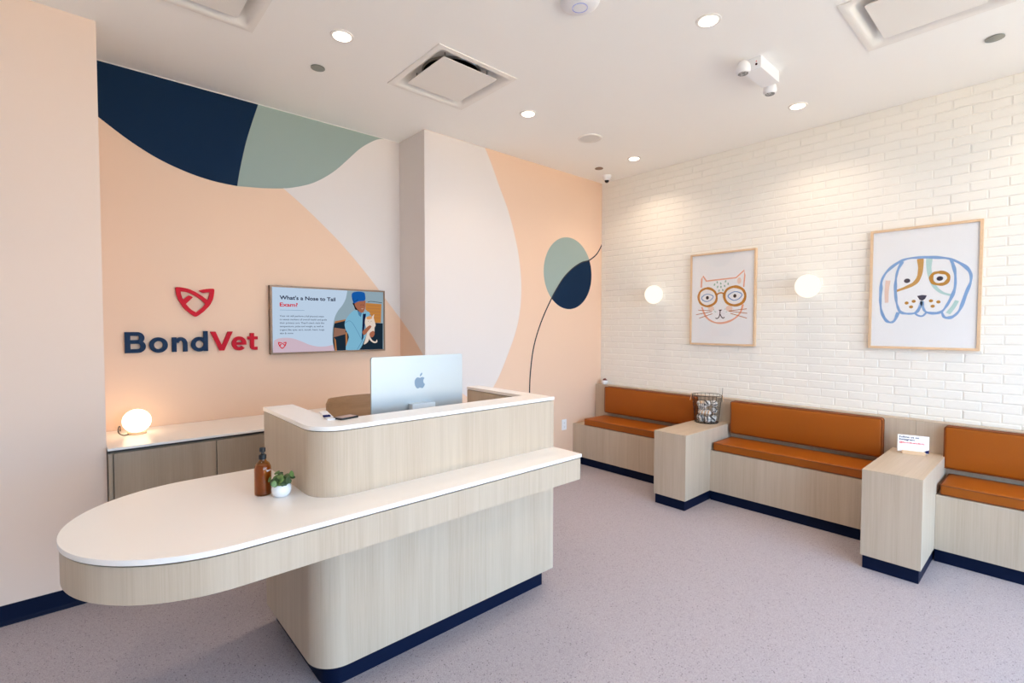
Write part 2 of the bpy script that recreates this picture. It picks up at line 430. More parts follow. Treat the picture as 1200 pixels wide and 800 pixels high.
DOG = {'head': [(2.744, 1.6),(2.724, 1.541),(2.697, 1.527),(2.669, 1.548),(2.644, 1.609),(2.635, 1.691),(2.637, 1.772),(2.641, 1.84),(2.672, 1.905),(2.731, 1.96),(2.788, 1.987),(2.87, 1.989),(2.959, 1.979),(3.026, 1.961),(3.092, 1.914),(3.127, 1.862),(3.131, 1.801),(3.11, 1.723),(3.085, 1.625),(3.063, 1.582),(3.035, 1.56),(3.002, 1.562),(2.987, 1.6)], 'left': [(2.762, 1.97),(2.737, 1.913),(2.726, 1.847),(2.724, 1.768),(2.731, 1.687),(2.743, 1.634),(2.76, 1.6),(2.802, 1.589),(2.843, 1.595),(2.863, 1.624),(2.877, 1.676)], 'right': [(2.877, 1.676),(2.886, 1.63),(2.903, 1.6),(2.948, 1.59),(2.987, 1.602),(3.014, 1.646),(3.041, 1.714),(3.053, 1.775),(3.051, 1.862),(3.038, 1.925),(3.026, 1.961)], 'tongue': [(2.838, 1.595),(2.859, 1.575),(2.884, 1.572),(2.904, 1.596)], 'band': [(2.862, 1.98),(2.866, 1.915),(2.858, 1.851),(2.833, 1.807),(2.782, 1.778),(2.721, 1.754)], 'mint': [(2.912, 1.977),(2.911, 1.911),(2.921, 1.847),(2.944, 1.781),(2.983, 1.735),(3.031, 1.714)], 'ring': [(2.971, 1.875),(3.007, 1.863),(3.019, 1.831),(3.003, 1.799),(2.973, 1.791),(2.938, 1.803),(2.925, 1.837),(2.937, 1.868)], 'eyes': [(2.972, 1.832),(2.791, 1.828)], 'nose': [(2.85, 1.715),(2.877, 1.721),(2.904, 1.717),(2.896, 1.694),(2.88, 1.681),(2.864, 1.69)], 'spots': [(2.792, 1.667),(2.832, 1.678),(2.818, 1.638),(2.928, 1.678),(2.968, 1.669),(2.938, 1.64)], 'pink': [(2.679, 1.837),(2.672, 1.757),(2.674, 1.673)], 'mint2': [(3.065, 1.675),(3.047, 1.632),(3.02, 1.587)]}
TV = {'lav': [(-3.428, 1.384),(-3.397, 1.398),(-3.344, 1.403),(-3.29, 1.396),(-3.227, 1.372),(-3.17, 1.346),(-3.104, 1.33),(-3.036, 1.33),(-2.984, 1.341),(-2.985, 1.289),(-3.427, 1.296)], 'photo': [(-2.86, 1.778),(-2.874, 1.715),(-2.902, 1.662),(-2.938, 1.617),(-2.965, 1.565),(-2.981, 1.496),(-2.988, 1.419),(-2.984, 1.35),(-2.972, 1.293),(-2.547, 1.291),(-2.543, 1.781)], 'wood': [(-2.7, 1.687),(-2.557, 1.681),(-2.563, 1.52),(-2.623, 1.519),(-2.666, 1.605),(-2.704, 1.631)], 'darkR': [(-2.613, 1.519),(-2.545, 1.515),(-2.547, 1.291),(-2.759, 1.293),(-2.701, 1.397)], 'darkL': [(-2.97, 1.513),(-2.876, 1.54),(-2.85, 1.4),(-2.86, 1.292),(-2.972, 1.293),(-2.984, 1.367),(-2.979, 1.47)], 'tan': [(-2.973, 1.479),(-2.877, 1.466),(-2.877, 1.426),(-2.979, 1.401)], 'orangeL': [(-2.965, 1.531),(-2.876, 1.547),(-2.876, 1.536),(-2.97, 1.513)], 'jacket': [(-2.807, 1.62),(-2.765, 1.612),(-2.709, 1.604),(-2.68, 1.614),(-2.666, 1.592),(-2.709, 1.541),(-2.715, 1.479),(-2.701, 1.433),(-2.72, 1.362),(-2.768, 1.293),(-2.878, 1.295),(-2.85, 1.4),(-2.877, 1.461),(-2.885, 1.514),(-2.862, 1.566)], 'cap': [(-2.824, 1.748),(-2.81, 1.77),(-2.764, 1.779),(-2.717, 1.774),(-2.706, 1.753),(-2.708, 1.708),(-2.765, 1.697),(-2.804, 1.68),(-2.818, 1.708)], 'hair': [(-2.816, 1.682),(-2.793, 1.683),(-2.774, 1.63),(-2.793, 1.629),(-2.804, 1.656)], 'face': [(-2.797, 1.681),(-2.76, 1.697),(-2.708, 1.708),(-2.703, 1.676),(-2.708, 1.64),(-2.723, 1.609),(-2.747, 1.605),(-2.774, 1.63),(-2.793, 1.656)], 'neck': [(-2.774, 1.63),(-2.723, 1.609),(-2.719, 1.541),(-2.742, 1.577),(-2.765, 1.608)], 'hand': [(-2.734, 1.443),(-2.691, 1.483),(-2.667, 1.497),(-2.652, 1.486),(-2.681, 1.451),(-2.715, 1.416)], 'hand2': [(-2.667, 1.433),(-2.633, 1.451),(-2.623, 1.424),(-2.643, 1.396),(-2.667, 1.406)], 'catb': [(-2.704, 1.559),(-2.69, 1.57),(-2.651, 1.569),(-2.627, 1.592),(-2.63, 1.565),(-2.622, 1.533),(-2.613, 1.497),(-2.623, 1.478),(-2.628, 1.424),(-2.667, 1.397),(-2.682, 1.361),(-2.711, 1.339),(-2.72, 1.344),(-2.701, 1.397),(-2.691, 1.451),(-2.71, 1.514)], 'cattail': [(-2.663, 1.397),(-2.643, 1.369),(-2.614, 1.359),(-2.604, 1.378),(-2.599, 1.355),(-2.624, 1.346),(-2.653, 1.36),(-2.672, 1.383)], 'catear': [(-2.695, 1.567),(-2.666, 1.576),(-2.642, 1.562),(-2.666, 1.549),(-2.69, 1.549)], 'rule': [(-3.386, 1.618),(-3.206, 1.618)], 'corners': [(-3.43, 1.783),(-2.541, 1.782),(-2.545, 1.291),(-3.43, 1.296)], 't1': [(-3.382, 1.704),(-2.959, 1.707)], 't2': [(-3.385, 1.65),(-3.254, 1.653)], 'body': [(-3.386, 1.568),(-3.387, 1.544),(-3.387, 1.516),(-3.387, 1.489),(-3.388, 1.462),(-3.388, 1.436),(-3.053, 1.571),(-3.03, 1.546)], 'bemb': [(-3.393, 1.366),(-3.348, 1.365),(-3.371, 1.328)], 'arm': [(-2.684, 1.693),(-2.65, 1.701),(-2.552, 1.692),(-2.552, 1.685),(-2.65, 1.691)]}

EMB_OUT = [(-4.032, 1.745), (-4.03, 1.75), (-4.024, 1.752), (-4.008, 1.752), (-3.992, 1.75), (-3.976, 1.747), (-3.962, 1.744), (-3.948, 1.739), (-3.935, 1.732), (-3.921, 1.725), (-3.907, 1.716), (-3.893, 1.707), (-3.879, 1.697), (-3.864, 1.684), (-3.848, 1.67), (-3.843, 1.683), (-3.839, 1.699), (-3.836, 1.711), (-3.835, 1.724), (-3.851, 1.723), (-3.868, 1.72), (-3.877, 1.72), (-3.888, 1.727), (-3.899, 1.734), (-3.887, 1.739), (-3.873, 1.743), (-3.856, 1.747), (-3.838, 1.75), (-3.824, 1.751), (-3.811, 1.751), (-3.807, 1.747), (-3.806, 1.74), (-3.807, 1.725), (-3.809, 1.71), (-3.812, 1.692), (-3.816, 1.676), (-3.823, 1.659), (-3.831, 1.642), (-3.841, 1.627), (-3.852, 1.614), (-3.864, 1.6), (-3.875, 1.588), (-3.887, 1.578), (-3.898, 1.568), (-3.908, 1.561), (-3.918, 1.556), (-3.923, 1.556), (-3.931, 1.56), (-3.943, 1.569), (-3.954, 1.579), (-3.967, 1.592), (-3.981, 1.606), (-3.992, 1.621), (-4.002, 1.637), (-4.01, 1.653), (-4.018, 1.669), (-4.023, 1.685), (-4.028, 1.7), (-4.03, 1.716), (-4.031, 1.732)]
EMB_HOLE = [(-4.003, 1.723), (-3.991, 1.723), (-3.979, 1.722), (-3.968, 1.72), (-3.957, 1.716), (-3.946, 1.712), (-3.938, 1.707), (-3.923, 1.698), (-3.908, 1.689), (-3.896, 1.68), (-3.885, 1.67), (-3.874, 1.658), (-3.862, 1.644), (-3.869, 1.633), (-3.875, 1.625), (-3.886, 1.612), (-3.898, 1.601), (-3.908, 1.592), (-3.918, 1.583), (-3.926, 1.59), (-3.934, 1.595), (-3.945, 1.603), (-3.956, 1.614), (-3.965, 1.626), (-3.975, 1.64), (-3.965, 1.652), (-3.952, 1.666), (-3.934, 1.687), (-3.944, 1.694), (-3.957, 1.699), (-3.966, 1.693), (-3.974, 1.685), (-3.982, 1.678), (-3.99, 1.671), (-3.995, 1.681), (-3.998, 1.692), (-4.002, 1.708)]
# ------------------------------------------------------------------ room shell
WX0, WY0 = -6.6, -5.8
struct(put(bx(WX0, 0.0, WY0, REC, -0.1, 0), 'floor', M['floor']))
# ceiling: a slab with round and square holes is not needed, fixtures hang just below it
DIFF = [(-2.947, -2.340, -1.129, -.5055), (-4.385, -3.775, -1.137, -.528), (-1.63, -1.02, -3.36, -2.75)]     # square diffusers let into the ceiling
xs = sorted({WX0-.1, 0.1} | {v for a, b, c, d in DIFF for v in (a+.02, b-.02)}); ys = sorted({WY0-.1, REC+.1} | {v for a, b, c, d in DIFF for v in (c+.02, d-.02)})
bm = B(); gv = {}
for i in range(len(xs)-1):
    for j in range(len(ys)-1):
        mx_, my_ = (xs[i]+xs[i+1])/2, (ys[j]+ys[j+1])/2
        if any(a < mx_ < b and c < my_ < d for a, b, c, d in DIFF): continue
        q = []
        for a, b in ((i, j), (i+1, j), (i+1, j+1), (i, j+1)):
            if (a, b) not in gv: gv[(a, b)] = bm.verts.new((xs[a], ys[b], H))
            q.append(gv[(a, b)])
        bm.faces.new(q)
ex = bmesh.ops.extrude_face_region(bm, geom=bm.faces[:])
bmesh.ops.translate(bm, verts=[g for g in ex['geom'] if isinstance(g, bmesh.types.BMVert)], vec=(0, 0, .14))
ceil = struct(put(bm, 'ceiling', M['ceiling']))
wb = struct(put(bx(-4.4244, -2.3495, REC, REC+.12, 0, H), 'wall_back', M['peach']), 'peach mural wall in the recess behind the desk')
wc = struct(put(bx(-2.3495, 0.12, 0, REC+.12, 0, H), 'wall_back_right', M['peach']), 'projecting mural wall beside the corner bench')
wl = struct(put(bx(WX0-.1, -4.4244, -0.0735, REC+.12, 0, H), 'wall_back_left', M['blush']), 'plain pale peach wall at the left')
struct(put(bx(WX0-.12, WX0, WY0, -0.0735, 0, H), 'wall_left', M['white_wall']))
def bead(bm, x0, x1, y): return box(bm, x0, x1, y-.002, y, H-.005, H)
struct(put(bead(B(), -4.42, -2.35, REC), 'trim_1', M['white_metal'], loc=(-3.4, REC, H)), 'thin white bead where the mural meets the ceiling')
# painted shapes of the mural, flat film on the wall
def mural(pts, fr, mat, label, par, d=0.0012, sm=False):
    o = put(prism(B(), fr, pts, -0.001, d), 'painted_shape', mat, par); o['label'] = label; return o
ZT = H-.002
navy_low = catmull([(-3.648,2.494),(-3.776,2.499),(-3.89,2.516),(-4.0,2.545),(-4.104,2.583),(-4.204,2.634),(-4.299,2.694),(-4.424,2.785)])
navy_right = catmull([(-3.501,ZT),(-3.544,2.973),(-3.581,2.84),(-3.61,2.71),(-3.632,2.596),(-3.648,2.494)])
mural([(-4.424, ZT)] + navy_right[:-1] + navy_low, F_REC, M['navy_paint'], 'navy painted shape under the ceiling', wb)
sage_low = catmull([(-2.48,ZT),(-2.553,3.098),(-2.642,3.042),(-2.728,2.97),(-2.829,2.861),(-2.926,2.759),(-3.021,2.679),(-3.112,2.619),(-3.201,2.578),(-3.315,2.540),(-3.451,2.515),(-3.555,2.503),(-3.648,2.494)])
mural(sage_low[:-1] + navy_right[::-1], F_REC, M['sage_paint'], 'sage green painted shape under the ceiling', wb)
cream_l = catmull([(-3.337,2.538),(-3.203,2.439),(-3.055,2.317),(-2.9,2.179),(-2.736,2.01),(-2.581,1.835),(-2.473,1.705),(-2.351,1.56)])
sl = [q for q in sage_low if q[0] > -3.33]
mural([(-2.351, ZT)] + sl + cream_l, F_REC, M['cream'], 'cream painted area beside the column', wb)
# on the column's return face, then on its front
mural([(-REC, ZT), (-REC, 1.56), (-0.21, 1.41), (0.0, 1.222), (0.0, ZT)], F_SIDE, M['cream'], 'cream painted area on the return face', wc)
lo = [(-2.3495, 1.222), (-2.16, 1.055), (-1.975, 0.899), (-1.862, 0.819), (-1.70, 0.76)]
ri = catmull([(-1.71,ZT),(-1.63,2.98),(-1.537,2.798),(-1.437,2.612),(-1.353,2.399),(-1.291,2.179),(-1.258,1.952),(-1.26,1.738),(-1.294,1.542),(-1.351,1.383),(-1.435,1.21),(-1.526,1.041),(-1.593,0.942),(-1.70,0.80)])
mural([(-2.3495, ZT)] + ri + lo[::-1][1:], F_FRONT, M['cream'], 'cream painted leaf shape on the projecting wall', wc)
cc, cr = (-0.56, 2.058), 0.383
div = catmull([(-0.222,2.228),(-0.347,2.193),(-0.496,2.117),(-0.641,2.006),(-0.753,1.877),(-0.823,1.784)])
a0 = math.atan2(2.228-cc[1], -0.222-cc[0]); a1 = math.atan2(1.784-cc[1], -0.823-cc[0]) + 2*PI
arc = [(cc[0]+cr*math.cos(a), cc[1]+cr*math.sin(a)) for a in (a0+(a1-a0)*i/40 for i in range(41))]
mural(arc + div[::-1][1:-1], F_FRONT, M['sage_paint'], 'sage green upper part of the painted circle', wc)
arc2 = [(cc[0]+cr*math.cos(a), cc[1]+cr*math.sin(a)) for a in (a1-2*PI+(a0-(a1-2*PI))*i/30 for i in range(31))]
mural(arc2 + div[1:-1], F_FRONT, M['navy_paint'], 'navy lower part of the painted circle', wc)
ln = [(-0.001,2.425),(-0.017,2.395),(-0.095,2.305),(-0.222,2.228),(-0.347,2.193),(-0.496,2.117),(-0.641,2.006),(-0.753,1.877),(-0.823,1.784),(-0.941,1.601),(-1.034,1.416),(-1.095,1.233),(-1.129,1.016),(-1.139,0.841),(-1.14,0.7)]
o = put(ribbon(B(), F_FRONT, ln, 0.014, 0.0005, thick=0.0018), 'painted_line', M['ink'], wc); o['label'] = 'thin dark painted stem line'

# brick wall: mortar bed, then bricks proud of it
wr = struct(put(bx(0.0025, 0.13, WY0, 0.0, 0, H), 'wall_right', M['mortar'], loc=(0.0025, 0, 0)), 'white painted brick wall above the benches')
PIT, CRS, GAP = 0.1905, 0.06445, 0.007
def brick_bm(w, h):
    bm = B(); d = 0.0033; c = 0.003
    b = [bm.verts.new((0, y, z)) for y, z in ((0, 0), (w, 0), (w, h), (0, h))]
    m = [bm.verts.new((-d+c, y, z)) for y, z in ((0, 0), (w, 0), (w, h), (0, h))]
    f = [bm.verts.new((-d, y, z)) for y, z in ((c, c), (w-c, c), (w-c, h-c), (c, h-c))]
    for A, C2 in ((b, m), (m, f)):
        for i in range(4): bm.faces.new((A[i], A[(i+1) % 4], C2[(i+1) % 4], C2[i]))
    bm.faces.new(f)
    bmesh.ops.recalc_face_normals(bm, faces=bm.faces[:])
    return bm
bricks = []
for k in range(-1, 36):
    z0 = 0.860 + k*CRS + GAP/2; z1 = min(z0+CRS-GAP, H)
    if z1-z0 < 0.01: continue
    off = -0.154 if k % 2 else -0.06
    j = 0; y1 = min(0, off-GAP/2+PIT) if off-GAP/2+PIT > 0 else off
    ys = [0.0] + [off - PIT*i for i in range(0, 31) if off - PIT*i > WY0]
    for a, b in zip(ys, ys[1:]):
        ya = a-(GAP/2 if a < 0 else 0); yb = b+GAP/2
        if ya-yb > 0.015: bricks.append((yb, ya, z0, z1))
cp = cam.location
def score(q):
    y, z = (q[0]+q[1])/2, (q[2]+q[3])/2
    d = Vector((0, y, z))-cp; dep = d.dot(fw)
    if dep < 0.2: return 1e9
    u, v = 600+576.8*d.dot(rt)/dep, 400-576.8*d.dot(up)/dep
    if u > 1215 or v < -10 or z < 0.83: return 1e9
    return dep**2/max(abs(d.x), .1)*d.length
bricks.sort(key=score)
meshes = {}
rest = B()
for i, (y0, y1, z0, z1) in enumerate(bricks):
    jx = random.uniform(-0.0006, 0.0006)
    if i < 300 and score(bricks[i]) < 1e8:
        key = (round(y1-y0, 3), round(z1-z0, 3))
        if key not in meshes:
            b = brick_bm(*key); me = bpy.data.meshes.new('brick'); b.to_mesh(me); b.free(); me.materials.append(M['brick']); meshes[key] = me
        o = bpy.data.objects.new('brick', meshes[key]); COL.objects.link(o); o.parent = wr
        o.location = (jx, y0+random.uniform(-.0008, .0008), z0)
        o.rotation_euler = (random.uniform(-.004, .004), random.uniform(-.01, .01), random.uniform(-.005, .005))
    else:
        b = brick_bm(y1-y0, z1-z0)
        for v in b.verts: v.co += Vector((0.0025+jx, y0, z0))
        me = bpy.data.meshes.new('t'); b.to_mesh(me); b.free(); rest.from_mesh(me); bpy.data.meshes.remove(me)
o = put(rest, 'brick', M['brick'], wr); o['kind'] = 'stuff'; o['label'] = 'remaining white painted bricks'

# baseboard with cove foot on the left wall
def coved(bm, x0, x1, y):
    pr = [(0, 0), (-.014, 0), (-.012, .006), (-.005, .014), (-.003, .02), (-.003, .1), (0, .1)]
    A = [bm.verts.new((x0, y+a, z)) for a, z in pr]; C2 = [bm.verts.new((x1, y+a, z)) for a, z in pr]
    for i in range(len(pr)): bm.faces.new((A[i], A[(i+1) % len(pr)], C2[(i+1) % len(pr)], C2[i]))
    bm.faces.new(A); bm.faces.new(C2); return bm
struct(put(coved(B(), WX0, -4.4244, -0.0735), 'baseboard_back_left', M['navy'], loc=(-5.5, -.0735, 0)), 'navy rubber baseboard on the left wall')
struct(put(coved(B(), -2.3495, -0.48, 0), 'baseboard_back_right', M['navy'], loc=(-1.4, 0, 0)), 'navy rubber baseboard behind the desk')
struct(put(bx(WX0, WX0+.01, WY0, -.0735, 0, .1), 'baseboard_left', M['navy'], loc=(WX0, -3, 0)))

# storefront behind the camera
wf = B()
box(wf, WX0-.12, 0.13, WY0-.15, WY0, 2.86, H)
box(wf, WX0-.12, -4.75, WY0-.15, WY0, 0, 2.86)
box(wf, -0.25, 0.13, WY0-.15, WY0, 0, 2.86)
struct(put(wf, 'wall_front', M['white_wall'], loc=(-3, WY0, 0)))
def window(n, x0, x1, nm='window'):
    fr = B(); y = WY0-.08; t = .05
    box(fr, x0, x0+t, y-.04, y+.04, 0.0, 2.86); box(fr, x1-t, x1, y-.04, y+.04, 0.0, 2.86)
    box(fr, x0+t, x1-t, y-.04, y+.04, 0.0, .12); box(fr, x0+t, x1-t, y-.04, y+.04, 2.80, 2.86); box(fr, x0+t, x1-t, y-.04, y+.04, 2.16, 2.21)
    f = struct(put(fr, '%s_%d' % (nm, n), M['alu_frame'], loc=((x0+x1)/2, y, 0)))
    for z0, z1 in ((.12, 2.16), (2.21, 2.80)):
        put(bx(x0+t, x1-t, y-.004, y+.004, z0, z1), 'pane', M['glass'], f)
    return f
window(1, -4.75, -3.3); d = window(1, -3.3, -2.35, 'door'); window(2, -2.35, -0.25)
put(tube(B(), [(-2.5, WY0-.01, .8), (-2.5, WY0+.02, .82), (-2.5, WY0+.02, 1.4), (-2.5, WY0-.01, 1.42)], .012), 'door_handle', M['alu'], d)
struct(put(bx(-40, 40, -60, WY0-.15, -0.16, -0.02), 'floor_outside', M['concrete'], loc=(-3, -12, -.02)), 'sunlit pavement outside the shop windows')
pd = bpy.data.lights.new('window_portal', 'AREA'); pd.shape = 'RECTANGLE'; pd.size = 4.5; pd.size_y = 2.86; pd.cycles.is_portal = True
po = bpy.data.objects.new('window_portal', pd); COL.objects.link(po); po.location = (-2.5, WY0-.17, 1.43); po.rotation_euler = (-PI/2, 0, PI)
po.rotation_euler = Vector((0, 1, 0)).to_track_quat('-Z', 'Y').to_euler()

# ------------------------------------------------------------------ reception desk
DX0, DX1, DY0, DY1 = -3.85, -2.505, -1.624, -0.925     # cabinet body / upper box
ST, SB, UT = 0.8055, 0.667, 1.0929
desk = thing('reception_desk', 'pale oak reception desk with white counters and a long rounded cantilevered end', 'desk', (-3.3, -1.3, 0))
def slab_outline(o=0.0):
    c = (-4.168, -1.40); r = 0.435-o; pts = [(DX1-o, -1.40-r), ]
    pts = [(DX1-o, -1.40+r), ] + [(c[0]+r*math.cos(a), c[1]+r*math.sin(a)) for a in (PI/2+PI*i/48 for i in range(49))] + [(DX1-o, -1.40-r)]
    return pts
def rounded_body(o=0.0, r=0.125):
    x0, x1, y0, y1 = DX0+o, DX1-o, DY0+o, DY1
    cx, cy = x0+r-o, y0+r-o; rr = r-o
    return [(x1, y1), (x0, y1)] + [(cx+rr*math.cos(a), cy+rr*math.sin(a)) for a in (PI+PI/2*i/16 for i in range(17))] + [(x1, y0)]
def u_shape(o=0.0):
    a = rounded_body(o)
    xi0, xi1, yi = -3.717-o, -2.60+o, -1.472-o
    inner = [(xi0, DY1)] + [(xi0, yi+.04)] + [(xi0+.04+.04*math.cos(t), yi+.04+.04*math.sin(t)) for t in (PI+PI/2*i/6 for i in range(1, 7))] + [(xi1, yi), (xi1, DY1)]
    return [a[1]] + a[2:] + [a[0]] + inner[::-1]
P0 = plan()
put(prism(B(), P0, slab_outline(), ST-.018, ST), 'countertop', M['solid'], desk, bevel=0.0025)
put(prism(B(), P0, slab_outline(.012), ST-.024, ST-.018), 'reveal', M['reveal'], desk)
put(prism(B(), P0, slab_outline(.005), SB, ST-.024), 'apron', M['oak'], desk, smooth=True)
put(prism(B(), P0, rounded_body(), 0.1, SB), 'base_cabinet', M['oak'], desk, smooth=True)
put(prism(B(), P0, [(x if x > DX0+.3 else x, y) for x, y in rounded_body(.045)], 0.0, 0.1), 'kickboard', M['navy'], desk, smooth=True)
put(prism(B(), P0, u_shape(), ST, UT-.022), 'upper_screen', M['oak'], desk, smooth=True)
put(prism(B(), P0, u_shape(.008), UT-.022, UT-.018), 'reveal', M['reveal'], desk)
put(prism(B(), P0, u_shape(-.003), UT-.018, UT), 'transaction_top', M['solid'], desk, bevel=0.0025)

# ------------------------------------------------------------------ low storage cabinet in the recess
cab = thing('storage_cabinet', 'long low oak cabinet with white top under the letter sign', 'cabinet', (-3.4, 0.13, 0))
CY, CT = -0.145, 0.8304
put(bx(-4.4235, -2.352, CY, REC-.002, CT-.014, CT), 'cabinet_top', M['solid'], cab, bevel=0.002)
put(bx(-4.42, -2.355, CY+.03, REC-.003, .1, CT-.014), 'carcass', M['oak_dark'], cab)
put(bx(-4.42, -2.355, CY+.022, CY+.03, CT-.028, CT-.014), 'reveal', M['reveal'], cab)
put(bx(-4.42, -4.404, CY+.006, CY+.03, .1, CT-.03), 'filler_panel', M['oak_dark'], cab)
for i in range(4):
    x0 = -4.399+.4905*i
    put(bx(x0+.002, x0+.4865, CY+.008, CY+.028, .1, CT-.032), 'door', M['oak_dark'], cab, bevel=.001)
put(bx(-4.42, -2.355, CY+.06, REC-.003, 0, .1), 'kickboard', M['navy'], cab)

# ------------------------------------------------------------------ benches along the brick wall
BX, BZ, KZ, BTX, BH = -0.4773, 0.4301, 0.081, -0.0938, 0.8317
KI = 0.010
bb = thing('wall_ledge', 'continuous pale oak ledge panel running along the brick wall behind the cushions', 'ledge', (-.05, -2.3, 0))
for a, b in ((-1.0, -0.001), (-2.0, -1.0), (-2.8755, -2.0), (-4.6, -2.8755)) if False else ((-1.416, -0.001), (-2.8755, -1.416), (-4.6, -2.8755)):
    put(bx(BTX, -0.004, a+.0008, b-.0008, 0.0, BH-.004), 'back_panel', M['oak'], bb)
put(bx(BTX-.001, -0.004, -4.6, -.001, BH-.004, BH), 'ledge_cap', M['oak_top'], bb)
SEG = [(-1.272, -0.001), (-2.7483, -1.5597), (-4.23, -3.0421)]
BN = ['pale oak bench base in the corner beside the desk end', 'pale oak middle bench base between the two side tables', 'pale oak bench base at the right edge of the picture']
for (a, b), lab in zip(SEG, BN):
    t = thing('bench', lab, 'bench', ((BX+BTX)/2, (a+b)/2, 0), 'built-in bench bases')
    put(bx(BX, BX+.02, a+.001, b-.001, KZ, BZ), 'front_panel', M['oak'], t)
    put(bx(BX+.02, BTX-.001, a+.001, b-.001, KZ, BZ-.001), 'seat_board', M['oak_top'], t)
    put(bx(BX+KI, BTX-.001, a+.001, b-.001, 0, KZ), 'kickboard', M['navy'], t)
for (a, b), x0, lab in (((-1.5597, -1.272), -.895, 'pale oak side table carrying the wire basket'), ((-3.0421, -2.7483), -.922, 'pale oak side table carrying the small sign card')):
    t = thing('side_table', lab, 'table', ((x0+BTX)/2, (a+b)/2, 0), 'box side tables between the benches')
    put(bx(x0, BTX-.001, a, b, KZ, .6136), 'body', M['oak'], t, bevel=.0012)
    put(bx(x0, BTX-.001, a, b, .6136, .6156), 'tabletop', M['oak_top'], t)
    put(bx(x0+KI, BTX-.001, a+KI, b-KI, 0, KZ), 'kickboard', M['navy'], t)

def rbox_bm(x0, x1, y0, y1, z0, z1, r, puff=0.004, k=5):
    """soft cushion: rounded box with gently swollen faces"""
    bm = B()
    def ax(a, b, n):
        inner = [a+r+(b-a-2*r)*i/n for i in range(n+1)]
        edge = [a+r-r*math.cos(PI/2*i/k) for i in range(k)] if False else [a+r*(i/k) for i in range(k)]
        return edge + inner + [b-(e-a) for e in edge[::-1]]
    X, Y, Z = ax(x0, x1, 8), ax(y0, y1, 16), ax(z0, z1, 3)
    def rnd(p):
        c = Vector((min(max(p[0], x0+r), x1-r), min(max(p[1], y0+r), y1-r), min(max(p[2], z0+r), z1-r)))
        d = Vector(p)-c
        if d.length > 1e-9: p = c + d.normalized()*r
        p = Vector(p)
        fx = max(0, 1-abs(2*(p.x-(x0+x1)/2)/(x1-x0))**4); fy = max(0, 1-abs(2*(p.y-(y0+y1)/2)/(y1-y0))**6); fz = max(0, 1-abs(2*(p.z-(z0+z1)/2)/(z1-z0))**4)
        if z1-z0 < x1-x0: p.z += puff*fx*fy*(1 if p.z > (z0+z1)/2 else 0)
        else: p.x -= puff*fz*fy*(1 if p.x < (x0+x1)/2 else 0)
        return p
    vd = {}
    def V(i, j, l):
        if (i, j, l) not in vd: vd[(i, j, l)] = bm.verts.new(rnd((X[i], Y[j], Z[l])))
        return vd[(i, j, l)]
    nx, ny, nz = len(X)-1, len(Y)-1, len(Z)-1
    for i in range(nx):
        for j in range(ny):
            for l in (0, nz): bm.faces.new((V(i, j, l), V(i+1, j, l), V(i+1, j+1, l), V(i, j+1, l)))
    for i in range(nx):
        for l in range(nz):
            for j in (0, ny): bm.faces.new((V(i, j, l), V(i+1, j, l), V(i+1, j, l+1), V(i, j, l+1)))
    for j in range(ny):
        for l in range(nz):
            for i in (0, nx): bm.faces.new((V(i, j, l), V(i, j+1, l), V(i, j+1, l+1), V(i, j, l+1)))
    return bm
def rrect(a0, a1, b0, b1, r, n=5):
    out = []
    for cx, cy, s in ((a1-r, b1-r, 0), (a0+r, b1-r, 90), (a0+r, b0+r, 180), (a1-r, b0+r, 270)):
        out += [(cx+r*math.cos(math.radians(s+90*i/n)), cy+r*math.sin(math.radians(s+90*i/n))) for i in range(n+1)]
    return out
SN = ['burnt orange leather seat cushion on the corner bench', 'burnt orange leather seat cushion on the middle bench', 'burnt orange leather seat cushion on the bench at the right edge']
KN = ['burnt orange leather back cushion leaning behind the corner bench', 'burnt orange leather back cushion behind the middle bench', 'burnt orange leather back cushion at the right edge']
SC_Y = [(-1.255, -0.149), (-2.73, -1.578), (-4.15, -3.062)]
BC_Y = [(-1.245, -0.185), (-2.693, -1.586), (-4.12, -3.038)]
for i in range(3):
    y0, y1 = SC_Y[i]; xf, xr, z0, z1 = -.468, -.105, BZ+.001, .498
    c = put(rbox_bm(xf, xr, y0, y1, z0, z1, .012, .006), 'seat_cushion', M['leather'], loc=((xf+xr)/2, (y0+y1)/2, z0), smooth=True)
    tag(c, SN[i], 'cushion', 'bench seat cushions')
    for z in (z0+.006, z1-.005):
        pth = [(a, b, z) for a, b in rrect(xf-.001, xr+.001, y0-.001, y1+.001, .013)]
        put(tube(B(), pth, .003, 6, True), 'piping', M['leather_pipe'], c, smooth=True)
    y0, y1 = BC_Y[i]; xf, xr, z0, z1 = -.165, BTX-.002, .541, .821
    c = put(rbox_bm(xf, xr, y0, y1, z0, z1, .016, .006), 'back_cushion', M['leather'], loc=((xf+xr)/2, (y0+y1)/2, z0), smooth=True)
    tag(c, KN[i], 'cushion', 'bench back cushions')
    for x in (xf+.005, xr-.008):
        pth = [(x, a, b) for a, b in rrect(y0-.001, y1+.001, z0-.001, z1+.001, .017)]
        put(tube(B(), pth, .003, 6, True), 'piping', M['leather_pipe'], c, smooth=True)

